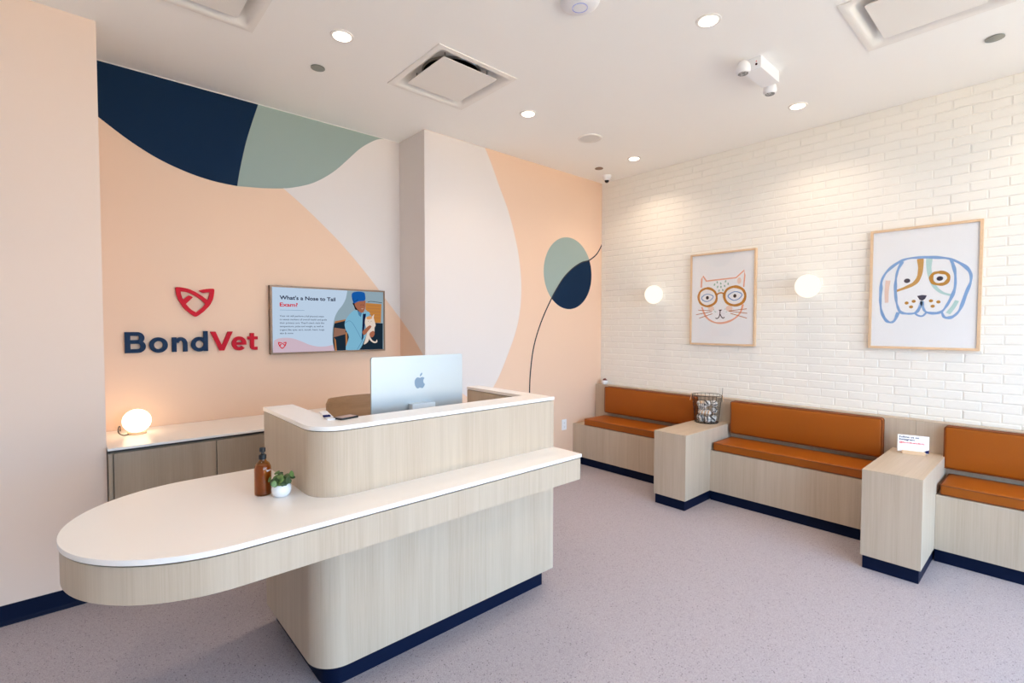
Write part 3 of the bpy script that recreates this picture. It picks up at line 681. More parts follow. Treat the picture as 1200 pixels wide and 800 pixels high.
# ------------------------------------------------------------------ wire basket with rope toys
bk = thing('wire_basket', 'black wire basket full of striped rope dog toys', 'basket', (-.226, -1.395, .6156))
bc = (-.226, -1.395)
RB, RTp, ZB, ZR = .099, .128, .620, .868
def ring(r, z, n=40): return [(bc[0]+r*math.cos(2*PI*i/n), bc[1]+r*math.sin(2*PI*i/n), z) for i in range(n)]
rr = lambda z: RB+(RTp-RB)*(z-ZB)/(ZR-ZB)
put(tube(B(), ring(RTp, ZR), .003, 6, True), 'rim', M['wire'], bk, smooth=True)
put(tube(B(), ring(RB, ZB), .003, 6, True), 'base_ring', M['wire'], bk, smooth=True)
for z in (.66, .705, .75, .80, .835): put(tube(B(), ring(rr(z), z), .0014, 5, True), 'wire_ring', M['wire'], bk)
for i in range(22):
    a = 2*PI*i/22; c_, s_ = math.cos(a), math.sin(a)
    put(tube(B(), [(bc[0]+RB*c_, bc[1]+RB*s_, ZB), (bc[0]+RTp*c_, bc[1]+RTp*s_, ZR)], .0014, 5), 'wire', M['wire'], bk)
for a in (-1.1, PI-1.1):
    c_, s_ = math.cos(a), math.sin(a); tx, ty = -s_, c_
    pth = [(bc[0]+(RTp+.004+dd)*c_+tx*w, bc[1]+(RTp+.004+dd)*s_+ty*w, z) for w, z, dd in ((-.045, ZR, 0), (-.045, ZR-.05, .01), (.045, ZR-.05, .01), (.045, ZR, 0))]
    h = put(tube(B(), pth, .0028, 6), 'handle', M['rope_tan'], bk); h['label'] = 'pale drop handle'
put(tube(B(), [(bc[0]+.11, bc[1]-.09, .80), (bc[0]+.113, bc[1]-.094, .93)], .002, 5), 'upright_wire', M['wire'], bk)
for k in range(9): 
    w = -RB + 2*RB*(k+.5)/9; l = math.sqrt(RB*RB-w*w)
    put(tube(B(), [(bc[0]-l, bc[1]+w, ZB), (bc[0]+l, bc[1]+w, ZB)], .0014, 5), 'wire', M['wire'], bk)
def rope_ball(c, r, label, tan=False):
    bm = B(); bmesh.ops.create_uvsphere(bm, u_segments=24, v_segments=18, radius=r)
    for f in bm.faces:
        m = f.calc_center_median(); a = math.atan2(m.y, m.x); ph = math.asin(max(-1, min(1, m.z/r)))
        s = math.sin(3*a+5*ph)
        f.material_index = 1 if s > .5 else 0
    for v in bm.verts:
        a = math.atan2(v.co.y, v.co.x); ph = math.asin(max(-1, min(1, v.co.z/r)))
        v.co *= 1+.05*math.sin(6*a+10*ph)
    rot = Matrix.Rotation(random.uniform(0, 3), 4, (random.random(), random.random(), random.random()+.1))
    bmesh.ops.transform(bm, matrix=Matrix.Translation(c) @ rot, verts=bm.verts[:])
    o = put(bm, 'rope_ball', [M['rope_white'], M['rope_tan' if tan else 'rope_dark']], loc=c, smooth=True)
    tag(o, label, 'dog toy', 'rope toys in the wire basket')
LBS = iter(['striped rope ball at the basket bottom, nearest the bench corner', 'striped rope ball at the front of the basket bottom', 'striped rope ball at the left front of the basket bottom', 'striped rope ball low at the right side of the basket', 'striped rope ball low at the back of the basket', 'striped rope ball low against the ledge side of the basket', 'striped rope ball on top of the pile at the front left', 'striped rope ball on top of the pile at the front', 'striped rope ball on top of the pile at the right'])
for i, (a, r0, z) in enumerate(((160, .064, .654), (215, .064, .654), (262, .064, .654), (318, .062, .654), (90, .064, .654), (25, .062, .654))):
    rope_ball((bc[0]+r0*math.cos(math.radians(a)), bc[1]+r0*math.sin(math.radians(a)), z), .030, next(LBS))
def rope_stick(p, q, label, r=.024, tan=True):
    p, q = Vector(p), Vector(q); bm = B(); n = 26; mm = 16
    t = (q-p).normalized(); s = t.cross(Vector((0, 0, 1))).normalized(); w = t.cross(s)
    rings = []
    for i in range(n+1):
        f = i/n; e = r*(1-.55*max(0, abs(2*f-1)-.75)/.25)
        rings.append([bm.verts.new(p+(q-p)*f+(s*math.cos(2*PI*k/mm)+w*math.sin(2*PI*k/mm))*e*(1+.07*math.sin(3*2*PI*k/mm+f*26))) for k in range(mm)])
    for i in range(n):
        for k in range(mm):
            f = bm.faces.new((rings[i][k], rings[i][(k+1) % mm], rings[i+1][(k+1) % mm], rings[i+1][k]))
            f.material_index = 1 if math.sin(2*PI*k/mm*1+i/n*26) > .3 else 0
    bm.faces.new(rings[0]); bm.faces.new(rings[-1])
    o = put(bm, 'rope_toy', [M['rope_white'], M['rope_tan' if tan else 'rope_dark']], loc=p, smooth=True)
    tag(o, label, 'dog toy', 'rope toys in the wire basket')
LRS = iter(['tan striped rope stick at the front of the middle layer', 'dark striped rope stick at the back of the middle layer', 'dark striped rope stick leaning at the right of the middle layer', 'dark striped rope stick high at the left of the basket', 'tan striped rope stick high at the back of the basket'])
rope_stick((bc[0]-.074, bc[1]+.04, .712), (bc[0]-.045, bc[1]-.065, .712), next(LRS))
rope_stick((bc[0]+.0, bc[1]+.078, .716), (bc[0]+.01, bc[1]-.02, .712), next(LRS), tan=False)
rope_stick((bc[0]-.02, bc[1]-.078, .74), (bc[0]+.048, bc[1]-.05, .722), next(LRS), tan=False)
rope_stick((bc[0]-.075, bc[1]+.042, .768), (bc[0]-.064, bc[1]-.03, .775), next(LRS), tan=False)
rope_stick((bc[0]-.04, bc[1]+.06, .785), (bc[0]+.05, bc[1]+.06, .78), next(LRS))
for a, r0, z in ((210, .07, .80), (255, .085, .795), (330, .07, .79)):
    rope_ball((bc[0]+r0*math.cos(math.radians(a)), bc[1]+r0*math.sin(math.radians(a)), z), .028, next(LBS))

# ------------------------------------------------------------------ card on the second side table
ang = math.atan2(.05, .114)      # slight turn away from the wall
cd = thing('sign_card', 'small white printed card in a wooden holder on the right side table', 'sign', (-.235, -2.886, .6156))
U_ = Vector((math.sin(.26), -math.cos(.26), 0)); 
Fc = Fr((-.228, -2.886, .6156), U_, (0, 0, 1))
bm = B()
for u0, u1, v0, v1, d0, d1 in ((-.062, .062, 0, .022, -.028, -.004), (-.062, .062, 0, .022, .004, .024), (-.062, .062, 0, .008, -.004, .004)):
    prism(bm, Fc, [(u0, v0), (u1, v0), (u1, v1), (u0, v1)], d0, d1)
put(bm, 'card_holder', M['frame_oak'], cd)
put(prism(B(), Fc, [(-.087, .01), (.083, .01), (.083, .128), (-.087, .128)], -.001, .001), 'card', M['paper'], cd)
bm = B()
text_bm(bm, Fc, 'Follow us on', -.079, .108, .0175, .0016, 0, .0005, .108)
text_bm(bm, Fc, 'Instagram', -.079, .091, .0175, .0016, 0, .0005, .083)
text_bm(bm, Fc, '@bondvetclinic', -.079, .070, .0165, .0016, 1, .0004, .138)
o = put(bm, 'lettering', [ink(30, 36, 84), ink(226, 70, 84)], cd); o['kind'] = 'stuff'
put(flat(B(), Fc, [(.045, .012), (.083, .012), (.083, .036), (.07, .032), (.055, .022)], .0014, 0), 'corner_mark', ink(30, 36, 84), cd)

# ------------------------------------------------------------------ pictures
def picture(name_, label, y0, y1, z0, z1, painter):
    # y0 > y1 : left and right edges seen from the room
    t = thing('framed_picture', label, 'picture', (-.012, (y0+y1)/2, z0), 'framed animal paintings on the brick wall')
    u0, u1 = -y0, -y1; w = .017; dF = .032
    for pts in ([(u0, z0), (u1, z0), (u1-w, z0+w), (u0+w, z0+w)], [(u0, z1), (u1, z1), (u1-w, z1-w), (u0+w, z1-w)],
                [(u0, z0), (u0, z1), (u0+w, z1-w), (u0+w, z0+w)], [(u1, z0), (u1, z1), (u1-w, z1-w), (u1-w, z0+w)]):
        put(prism(B(), F_BRICK, pts, .004, dF), 'frame_rail', M['frame_oak'], t, bevel=.001)
    put(prism(B(), F_BRICK, [(u0+w, z0+w), (u1-w, z0+w), (u1-w, z1-w), (u0+w, z1-w)], .006, .0225), 'paper_sheet', M['paper'], t)
    put(prism(B(), F_BRICK, [(u0+w, z0+w), (u1-w, z0+w), (u1-w, z1-w), (u0+w, z1-w)], .0265, .0285), 'glass_pane', M['glass'], t)
    bm = B(); mats = painter(bm, F_BRICK, .0228)
    p = put(bm, 'painting', mats, t); p['label'] = 'loose brush painting on white paper'
def paint_cat(bm, fr, d):
    e = .0003
    blob(bm, fr, CAT['cheeks'][0], .03, .026, d, 3); blob(bm, fr, CAT['cheeks'][1], .032, .028, d, 3); blob(bm, fr, CAT['cheeks'][2], .018, .03, d, 3)
    ribbon(bm, fr, CAT['outline'], .013, d+e, 0, smooth=False, wob=.12); ribbon(bm, fr, CAT['outline2'], .016, d+e, 0, wob=.15)
    for q in CAT['wh']: ribbon(bm, fr, q, .006, d+2*e, 4, smooth=False)
    ribbon(bm, fr, CAT['eyeL'], .009, d+e, 2, closed=True, wob=.1); ribbon(bm, fr, CAT['eyeR'], .010, d+e, 2, closed=True, wob=.1)
    ribbon(bm, fr, CAT['ringL'], .021, d+3*e, 1, closed=True, wob=.1); ribbon(bm, fr, CAT['ringR'], .023, d+3*e, 1, closed=True, wob=.1)
    ribbon(bm, fr, CAT['bridge'], .014, d+3*e, 1)
    for c in CAT['pupils']: blob(bm, fr, c, .015, .017, d+4*e, 5)
    flat(bm, fr, CAT['nose'], d+3*e, 5); ribbon(bm, fr, CAT['mouth1'], .008, d+3*e, 5); ribbon(bm, fr, CAT['mouth2'], .008, d+3*e, 5)
    for i, c in enumerate(CAT['dots']): blob(bm, fr, c, .007, .012, d+e, 6, 8, .4*(i % 3-1))
    for c in CAT['fdots']: blob(bm, fr, c, .004, .005, d+e, 6, 8)
    return [ink(240, 176, 148), ink(198, 130, 44), ink(142, 172, 212), ink(246, 218, 202), ink(190, 110, 50), ink(44, 26, 28), ink(160, 194, 174)]
def paint_dog(bm, fr, d):
    e = .0003
    ribbon(bm, fr, DOG['pink'], .030, d, 3, w2=.022); ribbon(bm, fr, DOG['mint2'], .022, d, 2, w2=.026)
    ribbon(bm, fr, DOG['mint'], .032, d, 2, w2=.014, wob=.08); ribbon(bm, fr, DOG['band'], .034, d+e, 1, w2=.016, wob=.08)
    ribbon(bm, fr, DOG['head'], .017, d+2*e, 0, closed=False, wob=.2)
    for k in ('left', 'right'): ribbon(bm, fr, DOG[k], .016, d+3*e, 0, wob=.2)
    ribbon(bm, fr, DOG['tongue'], .012, d+2*e, 0)
    ribbon(bm, fr, DOG['ring'], .020, d+3*e, 4, closed=True, wob=.15)
    for c in DOG['eyes']: blob(bm, fr, c, .018, .016, d+3*e, 5)
    flat(bm, fr, DOG['nose'], d+4*e, 5)
    for c in DOG['spots']: blob(bm, fr, c, .012, .011, d+3*e, 4, 10)
    return [ink(138, 174, 220), ink(210, 158, 88), ink(190, 222, 218), ink(246, 216, 200), ink(196, 138, 52), ink(70, 62, 78)]
picture('cat', 'framed painting of a cat wearing round glasses', -1.112, -1.733, 1.316, 2.188, paint_cat)
picture('dog', 'framed painting of a blue outlined dog face', -2.567, -3.187, 1.333, 2.213, paint_dog)

# ------------------------------------------------------------------ wall globes
def sconce(y, z, label):
    t = thing('wall_globe_light', label, 'light', (0, y, z), 'glowing wall globes on the brick wall')
    put(lathe(B(), (0, y, z), [(.05, -.003), (.05, -.022), (.035, -.026), (.0, -.026)], 28, 'x'), 'wall_plate', M['white_metal'], t, smooth=True)
    g = put(sphere(B(), (-.095, y, z), .094, (.85, 1, 1), 32, 20), 'globe', M['opal'], t, smooth=True)
sconce(-.747, 1.818, 'glowing globe wall light between the corner and the cat painting')
sconce(-2.165, 1.823, 'glowing globe wall light between the cat and dog paintings')

# ------------------------------------------------------------------ outlet, small pot on ledge
ot = thing('wall_outlet', 'white power outlet on the peach wall beside the corner bench', 'outlet', (-.624, 0, .433))
put(prism(B(), F_FRONT, rrect(-.660, -.588, .376, .490, .006), .0012, .006), 'cover_plate', M['white_plastic'], ot)
for z in (.412, .454):
    s = put(prism(B(), F_FRONT, rrect(-.640, -.608, z-.015, z+.015, .008), .006, .0085), 'socket', M['white_plastic'], ot)
    bm = B()
    for u in (-.6305, -.6185): prism(bm, F_FRONT, [(u-.0012, z-.003), (u+.0012, z-.003), (u+.0012, z+.006), (u-.0012, z+.006)], .0084, .0088)
    prism(bm, F_FRONT, [(-.6265, z-.011), (-.6225, z-.011), (-.6225, z-.007), (-.6265, z-.007)], .0084, .0088)
    put(bm, 'slot', M['black'], s)
rp = thing('small_pot', 'small white pot with dark red plant on the bench ledge corner', 'pot', (-.05, -.1, BH))
put(lathe(B(), (-.05, -.1, BH), [(.018, 0), (.030, .008), (.036, .024), (.036, .042), (.031, .048), (.029, .044), (.0, .042)], 24), 'pot', M['pot'], rp, smooth=True)
for i in range(13):
    a = i*2.4; r0 = .006+.0017*i; z = BH+.070-.0018*i
    p = put(sphere(B(), (-.05+r0*math.cos(a), -.1+r0*math.sin(a), z-.012), .009, (1, 1, 1.3), 10, 7), 'succulent_leaf', M['terracotta'], rp, smooth=True)

# ------------------------------------------------------------------ desk items
bt = thing('pump_bottle', 'amber glass bottle with black pump on the desk', 'bottle', (-3.98, -1.385, ST))
bcn = (-3.98, -1.385, ST)
put(lathe(B(), bcn, [(.028, .0), (.0315, .003), (.032, .012), (.032, .102), (.0305, .116), (.024, .130), (.015, .138), (.0125, .143), (.0125, .152)], 32), 'glass_body', M['amber'], bt, smooth=True)
put(lathe(B(), bcn, [(.027, .003), (.0298, .006), (.0300, .100), (.028, .112), (.022, .122), (.0, .122)], 32), 'liquid', M['amber_liquid'], bt, smooth=True)
pm = put(lathe(B(), bcn, [(.0135, .146), (.0142, .149), (.0142, .161), (.013, .164), (.008, .165), (.0055, .168), (.0055, .174), (.0105, .176), (.0115, .179), (.0115, .190), (.010, .193), (.0, .1935)], 28), 'pump', M['black'], bt, smooth=True)
put(tube(B(), [(bcn[0], bcn[1], ST+.187), (bcn[0]+.008, bcn[1]+.02, ST+.188), (bcn[0]+.014, bcn[1]+.034, ST+.182)], .0035, 8), 'nozzle', M['black'], pm, smooth=True)
# white scribble-sized lettering wrapped on the shoulder, facing the room
bm = B(); Fb = Fr((0, 0, 0), (1, 0, 0), (0, 0, 1)); tb = B()
text_bm(tb, Fb, 'Spruce', 0, 0, .0095, 0, 0, .0002, .022)
for v in tb.verts:
    a = -1.05 + (v.co.x-.011)/.0326
    z = v.co.z; v.co = Vector((bcn[0]+.0326*math.cos(a), bcn[1]+.0326*math.sin(a), ST+.100+z))
put(tb, 'lettering', M['white_plastic'], bt)

pl = thing('potted_plant', 'small jade plant in a white bowl beside the amber bottle', 'plant', (-3.93, -1.455, ST))
pc = Vector((-3.93, -1.455, ST))
put(lathe(B(), pc, [(.020, 0), (.026, .002), (.035, .014), (.038, .028), (.036, .041), (.0315, .050), (.0285, .050), (.0285, .044), (.0, .043)], 32), 'bowl', M['pot'], pl, smooth=True)
put(lathe(B(), pc, [(.027, .040), (.0265, .0455), (.0, .046)], 20), 'soil', M['soil'], pl)
random.seed(12)
def jade_leaf(c, n, s, mat):
    bm = B(); n = n.normalized(); t = n.cross(Vector((.3, .2, 1))).normalized(); w = n.cross(t)
    res = bmesh.ops.create_uvsphere(bm, u_segments=10, v_segments=7, radius=1)
    for v in res['verts']:
        x, y, z = v.co; k = 1-.25*(y < 0)*abs(y)
        v.co = c + t*(x*s*.8*k) + w*(y*s) + n*(z*s*.22+.12*s*(x*x+y*y))
    return put(bm, 'leaf', mat, pl, smooth=True)
stems = [((-.5, -.7, 1), .060), ((.55, -.35, 1), .072), ((.1, .5, 1), .078), ((-.95, .1, .8), .058), ((.85, .25, .8), .062), ((0, -.9, .75), .052), ((-.25, .1, 1.3), .062), ((.35, -.95, .9), .056), ((-.8, -.9, .7), .06), ((.9, -.5, 1.0), .066)]
for dv, L in stems:
    dv = Vector(dv).normalized(); base = pc+Vector((dv.x*.008, dv.y*.008, .044)); tip = base+dv*L*.62
    put(tube(B(), [base, base+dv*L*.3+Vector((0, 0, .003)), tip], .0022, 6), 'stem', M['leaf_dark'], pl, smooth=True)
    for i in range(5):
        f = .45+.14*i; a = i*2.2+dv.x*9
        side = Vector((math.cos(a), math.sin(a), .25)).normalized()
        c = base+(tip-base)*min(f, 1)+side*(.012+.002*(i == 4))
        jade_leaf(c, (dv*.6+side*.2+Vector((random.uniform(-.8, .5), random.uniform(-.9, .2), random.uniform(0, .5)))), random.uniform(.0105, .0155), M['leaf'] if (i+int(L*1000)) % 3 else M['leaf_dark'])

# all-in-one computer seen from behind
im = thing('desktop_computer', 'silver all-in-one desktop computer seen from behind on the desk', 'computer', (-3.175, -1.25, ST))
FI = Fr((-3.175, -1.28, 0), (1, 0, 0), (0, 0, 1))
x0, x1, z0, z1 = -.277, .277, 1.008, 1.339
put(prism(B(), FI, rrect(x0, x1, z0, z1, .012), -.0115, 0), 'back_shell', M['alu'], im, bevel=.0015)
put(prism(B(), FI, rrect(x0+.004, x1-.004, z0+.004, z1-.004, .009), -.0125, -.0115), 'display', M['black'], im)
put(prism(B(), FI, rrect(-.070, .068, 1.030, 1.090, .004), 0.0005, .044), 'hinge', M['alu_light'], im, bevel=.003)
put(box(B(), -3.2485, -3.1015, -1.30, -1.293, ST+.006, 1.05), 'stand', M['alu'], im, bevel=.002)
put(box(B(), -3.2485, -3.1015, -1.32, -1.17, ST+.0005, ST+.006), 'stand_foot', M['alu'], im, bevel=.002)
ac = (.0, 1.197)
def apple(s):
    L = [(0, .42), (.13, .47), (.28, .49), (.43, .44), (.52, .35), (.43, .25), (.385, .10), (.41, -.06), (.50, -.18), (.565, -.22), (.52, -.36), (.43, -.50), (.32, -.60), (.20, -.61), (.08, -.56), (0, -.55),
         (-.10, -.57), (-.22, -.61), (-.34, -.58), (-.46, -.45), (-.56, -.26), (-.60, -.05), (-.58, .17), (-.50, .34), (-.38, .45), (-.22, .49), (-.08, .45)]
    return [(ac[0]+x*s, ac[1]+z*s) for x, z in catmull(L, True, 3)]
s = .054
bm = prism(B(), FI, apple(s), 0, .0006)
lf = catmull([(.0, .56), (.02, .72), (.12, .86), (.26, .92), (.25, .76), (.14, .62)], True, 3)
prism(bm, FI, [(ac[0]+x*s, ac[1]+z*s) for x, z in lf], 0, .0006)
e_ = put(bm, 'emblem', M['alu_logo'], im); e_['label'] = 'bitten apple emblem'

# items on the counter's inner corner
n1 = thing('card_stand', 'clear acrylic card stand lying on the counter corner', 'card stand', (-3.71, -1.36, UT))
Fn = Fr((-3.715, -1.37, UT), (1, 0, 0), (0, 1, 0))
put(prism(B(), Fn, [(-.03, -.10), (.0, -.11), (.045, .10), (.012, .11)], .0005, .006), 'acrylic_plate', M['white_plastic'], n1)
put(prism(B(), Fn, [(-.028, -.055), (.0, -.06), (.004, -.035), (-.024, -.032)], .006, .012), 'clip', ink(30, 36, 84), n1)
n2 = thing('payment_terminal', 'flat black card reader on the counter beside the computer', 'card reader', (-3.66, -1.47, UT))
Fm = Fr((-3.665, -1.475, UT), (math.cos(.25), math.sin(.25), 0), (-math.sin(.25), math.cos(.25), 0))
put(prism(B(), Fm, rrect(-.046, .046, -.030, .030, .006), .0005, .008), 'body', M['black'], n2, bevel=.002)
put(prism(B(), Fm, rrect(-.039, .039, -.023, .023, .004), .008, .0088), 'screen', ink(186, 160, 152), n2)

# ------------------------------------------------------------------ plywood chair behind the desk
ch = thing('desk_chair', 'walnut plywood chair with curved back behind the computer', 'chair', (-3.13, -.62, 0))
def shell(bm, cx, cy, w, z0, z1, R, th, r=.04):
    n = 20; rows = []
    for i in range(n+1):
        u = -w/2+w*i/n; a = u/R
        top = z1-(.0 if abs(u) < w/2-r else r-math.sqrt(max(0, r*r-(abs(u)-(w/2-r))**2)))
        bot = z0+(.0 if abs(u) < w/2-r else r-math.sqrt(max(0, r*r-(abs(u)-(w/2-r))**2)))
        row = []
        for rad in (R, R+th):
            for k in range(5):
                z = bot+(top-bot)*k/4; lean = .12*(z-z0)
                row.append(bm.verts.new((cx+rad*math.sin(a), cy+rad*math.cos(a)-R+lean, z)))
        rows.append(row)
    for i in range(n):
        A, C2 = rows[i], rows[i+1]
        for k in range(4):
            bm.faces.new((A[k], A[k+1], C2[k+1], C2[k])); bm.faces.new((A[5+k+1], A[5+k], C2[5+k], C2[5+k+1]))
        bm.faces.new((A[0], C2[0], C2[5], A[5])); bm.faces.new((A[4], A[9], C2[9], C2[4]))
    for R_ in (rows[0], rows[-1]):
        for k in range(4): bm.faces.new((R_[k], R_[k+1], R_[6+k], R_[5+k]))
    return bm
put(shell(B(), -3.115, -.40, .46, .72, 1.025, .55, .012, .035), 'backrest', M['plywood'], ch, smooth=True)
put(prism(B(), P0, rrect(-3.33, -2.91, -.80, -.40, .06), .60, .615), 'seat', M['plywood'], ch, bevel=.004)
put(tube(B(), [(-3.12, -.46, .59), (-3.12, -.39, .62), (-3.12, -.355, .72), (-3.12, -.345, .9)], .014, 8), 'back_support', M['wire'], ch, smooth=True)
for sx, sy in ((-1, -1), (1, -1), (-1, 1), (1, 1)):
    put(tube(B(), [(-3.12+sx*.15, -.60+sy*.14, .60), (-3.12+sx*.19, -.60+sy*.18, .0)], .011, 8), 'leg', M['wire'], ch, smooth=True)
bm = B()
pts = [(-3.12+sx*.178, -.60+sy*.168, .2) for sx, sy in ((-1, -1), (1, -1), (1, 1), (-1, 1))]
for a, b in zip(pts, pts[1:]+pts[:1]): tube(bm, [a, b], .007, 6)
put(bm, 'foot_rail', M['wire'], ch)

# ------------------------------------------------------------------ globe table lamp
lp = thing('table_lamp', 'glowing white globe lamp on the low cabinet', 'lamp', (-4.267, .22, CT))
put(lathe(B(), (-4.267, .22, CT), [(.046, 0), (.048, .001), (.048, .014), (.044, .016), (.038, .016), (.038, .002)], 32), 'base_ring', M['frame_oak'], lp, smooth=True)
put(sphere(B(), (-4.267, .22, CT+.080), .073, (1, 1, .97), 32, 20), 'globe', M['opal_warm'], lp, smooth=True)
put(tube(B(), catmull([(-4.30, .205, CT+.006), (-4.335, .19, CT+.005), (-4.357, .20, CT+.022), (-4.355, .225, CT+.050), (-4.345, .28, CT+.045), (-4.34, .36, CT+.006), (-4.34, .40, CT+.004)]), .0032, 6), 'cord', M['black'], lp, smooth=True)

# ------------------------------------------------------------------ letter sign
sg = thing('wall_sign', 'raised navy and red letter sign with red emblem on the peach wall', 'sign', (-3.92, REC-.012, 1.317))
D0, D1 = .004, .022
DK = [0]
def dd():
    DK[0] = (DK[0]+1) % 7; return D1+.00025*DK[0]
def letter(bm, mat): return put(bm, 'letter', mat, sg)
L0, CAPH, XH, SW = 1.3185, .134, .097, .029
f = F_REC
def rect(bm, u0, u1, v0, v1): return prism(bm, f, [(u0, v0), (u1, v0), (u1, v1), (u0, v1)], D0, dd())
NV, RD = M['logo_navy'], M['logo_red']
bm = B(); x = -4.306; w = .108                                  # B
rect(bm, x, x+SW, L0, L0+CAPH)
hm = L0+.071
t_ = .0245
for v0, v1, ww in ((L0, hm+t_/2, w), (hm-t_/2, L0+CAPH, w-.006)):
    r = (v1-v0)/2; cxx = x+ww-r
    rect(bm, x+SW, cxx, v0, v0+t_); rect(bm, x+SW, cxx, v1-t_, v1)
    annulus(bm, f, (cxx, (v0+v1)/2), (r, r), (r-SW*.95, r-t_), -90, 90, D0, dd())
letter(bm, NV)
def oring(cx, rx, a0=0, a1=360): 
    b = annulus(B(), f, (cx, L0+XH/2-.0005), (rx, XH/2+.002), (rx-.0265, XH/2-.0225), a0, a1, D0, dd(), 48); return b
letter(oring(-4.1305, .0505), NV)
bm = B(); x = -4.058; w = .088                                   # n
rect(bm, x, x+.026, L0, L0+XH)
rx = (w-.012)/2; cxx = x+w-rx
annulus(bm, f, (cxx, L0+XH+.001-.045), (rx, .045), (rx-.026, .0215), 0, 165, D0, dd())
rect(bm, x+w-.026, x+w, L0, L0+XH-.044)
letter(bm, NV)
bm = oring(-3.9005, .0495); rect(bm, -3.8765, -3.8505, L0, L0+CAPH+.004); letter(bm, NV)   # d
bm = B(); xa, xb = -3.835, -3.696; xm = (xa+xb)/2                # V
prism(bm, f, [(xa, L0+CAPH), (xa+.031, L0+CAPH), (xm, L0+.038), (xb-.031, L0+CAPH), (xb, L0+CAPH), (xm+.0145, L0), (xm-.0145, L0)], D0, dd())
letter(bm, RD)
bm = oring(-3.6555, .047, 0, 318); rect(bm, -3.698, -3.6090, L0+XH/2-.011, L0+XH/2+.0085); letter(bm, RD)   # e
bm = B(); x = -3.5915                                            # t
rect(bm, x+.008, x+.034, L0+.024, L0+CAPH-.012); rect(bm, x-.009, x+.058, L0+XH-.022, L0+XH)
annulus(bm, f, (x+.034, L0+.026), (.026, .0275), (.0005, .006), 180, 270, D0, dd(), 12); rect(bm, x+.033, x+.056, L0-.0015, L0+.0215)
letter(bm, RD)
em = prism_hole(B(), f, EMB_OUT, EMB_HOLE, D0, D1)
o = put(em, 'emblem', RD, sg); o['label'] = 'red heart shaped animal head emblem'

# ------------------------------------------------------------------ television
tv = thing('television', 'wall television showing a clinic slide with a person holding a cat', 'television', (-2.99, REC, 1.28))
Ft = Fr((0, REC-.046, 0), (1, 0, 0), (0, 0, 1))
u0, u1, z0, z1 = -3.452, -2.527, 1.279, 1.796; w = .013
put(prism(B(), Ft, [(u0+.002, z0+.002), (u1-.002, z0+.002), (u1-.002, z1-.002), (u0+.002, z1-.002)], -.042, -.0005), 'case', M['black'], tv)
for pts in ([(u0, z0), (u1, z0), (u1-w, z0+w), (u0+w, z0+w)], [(u0, z1), (u1, z1), (u1-w, z1-w), (u0+w, z1-w)],
            [(u0, z0), (u0, z1), (u0+w, z1-w), (u0+w, z0+w)], [(u1, z0), (u1, z1), (u1-w, z1-w), (u1-w, z0+w)]):
    put(prism(B(), Ft, pts, -.041, .006), 'bezel', M['bronze'], tv)
SM = [scr(196, 216, 238), scr(212, 188, 202), scr(24, 34, 68), scr(214, 30, 50), scr(150, 172, 184), scr(196, 132, 66), scr(28, 44, 58),
      scr(150, 110, 92), scr(128, 186, 214), scr(24, 92, 170), scr(34, 24, 26), scr(168, 104, 80), scr(232, 214, 200), scr(222, 158, 106), scr(176, 118, 76), scr(80, 130, 168), scr(100, 160, 192), scr(16, 66, 128)]
sb = B()
flat(sb, Ft, [(u0+w, z0+w), (u1-w, z0+w), (u1-w, z1-w), (u0+w, z1-w)], 0.0002, 0)
E3 = .0003; X0, X1, Z0, Z1 = u0+w, u1-w, z0+w, z1-w
cl = lambda P: [(min(max(a, X0), X1), min(max(b, Z0), Z1)) for a, b in P]
flat(sb, Ft, cl(catmull(TV['lav'][:9], False, 3)+[(TV['photo'][8][0]+.01, Z0), (X0, Z0)]), E3*2, 1)
ph = catmull(TV['photo'][:9], False, 4)
ph[0] = (ph[0][0], Z1); ph[-1] = (ph[-1][0], Z0)
flat(sb, Ft, cl(ph+[(X1, Z0), (X1, Z1)]), E3*3, 4)
def sh(k, lv, mi, sm=True): flat(sb, Ft, cl(catmull(TV[k], True, 3) if sm else TV[k]), E3*lv, mi)
sh('wood', 4, 5, False); sh('darkR', 5, 6, False); sh('darkL', 4, 6, False); sh('tan', 5, 7, False); sh('orangeL', 6, 14, False)
flat(sb, Ft, cl([(TV['orangeL'][2][0]-.004, 1.44), (TV['orangeL'][2][0]+.012, 1.44), (TV['orangeL'][2][0]+.016, Z0), (TV['orangeL'][2][0], Z0)]), E3*5, 14)
flat(sb, Ft, cl([(TV['darkL'][0][0]-.004, 1.40), (TV['darkL'][0][0]+.010, 1.38), (TV['darkL'][0][0]+.018, Z0), (TV['darkL'][0][0]+.002, Z0)]), E3*6, 14)
ribbon(sb, Ft, TV['arm'][:3], .004, E3*5, 10)
sh('neck', 6, 10); sh('jacket', 7, 8); sh('hair', 8, 10); sh('face', 9, 11); sh('cap', 10, 9)
J = TV['jacket']
ribbon(sb, Ft, [(J[8][0]-.004, J[2][1]), (J[7][0]-.01, J[7][1]), (J[9][0]-.012, J[9][1])], .004, E3*8, 15); ribbon(sb, Ft, [J[13], (J[13][0]+.06, J[13][1]+.01), (J[8][0], J[8][1]-.02)], .003, E3*8, 15)
jx, jz = J[1][0], J[1][1]
flat(sb, Ft, [(jx-.010, jz+.006), (jx+.030, jz-.004), (jx+.020, jz-.045), (jx+.002, jz-.030)], E3*8.5, 15)            # collar
flat(sb, Ft, [(J[2][0]-.018, J[2][1]-.010), (J[2][0]+.010, J[2][1]-.008), (J[8][0]-.006, J[8][1]+.03), (J[8][0]-.020, J[8][1]+.01)], E3*8.6, 2)   # dark top inside the jacket
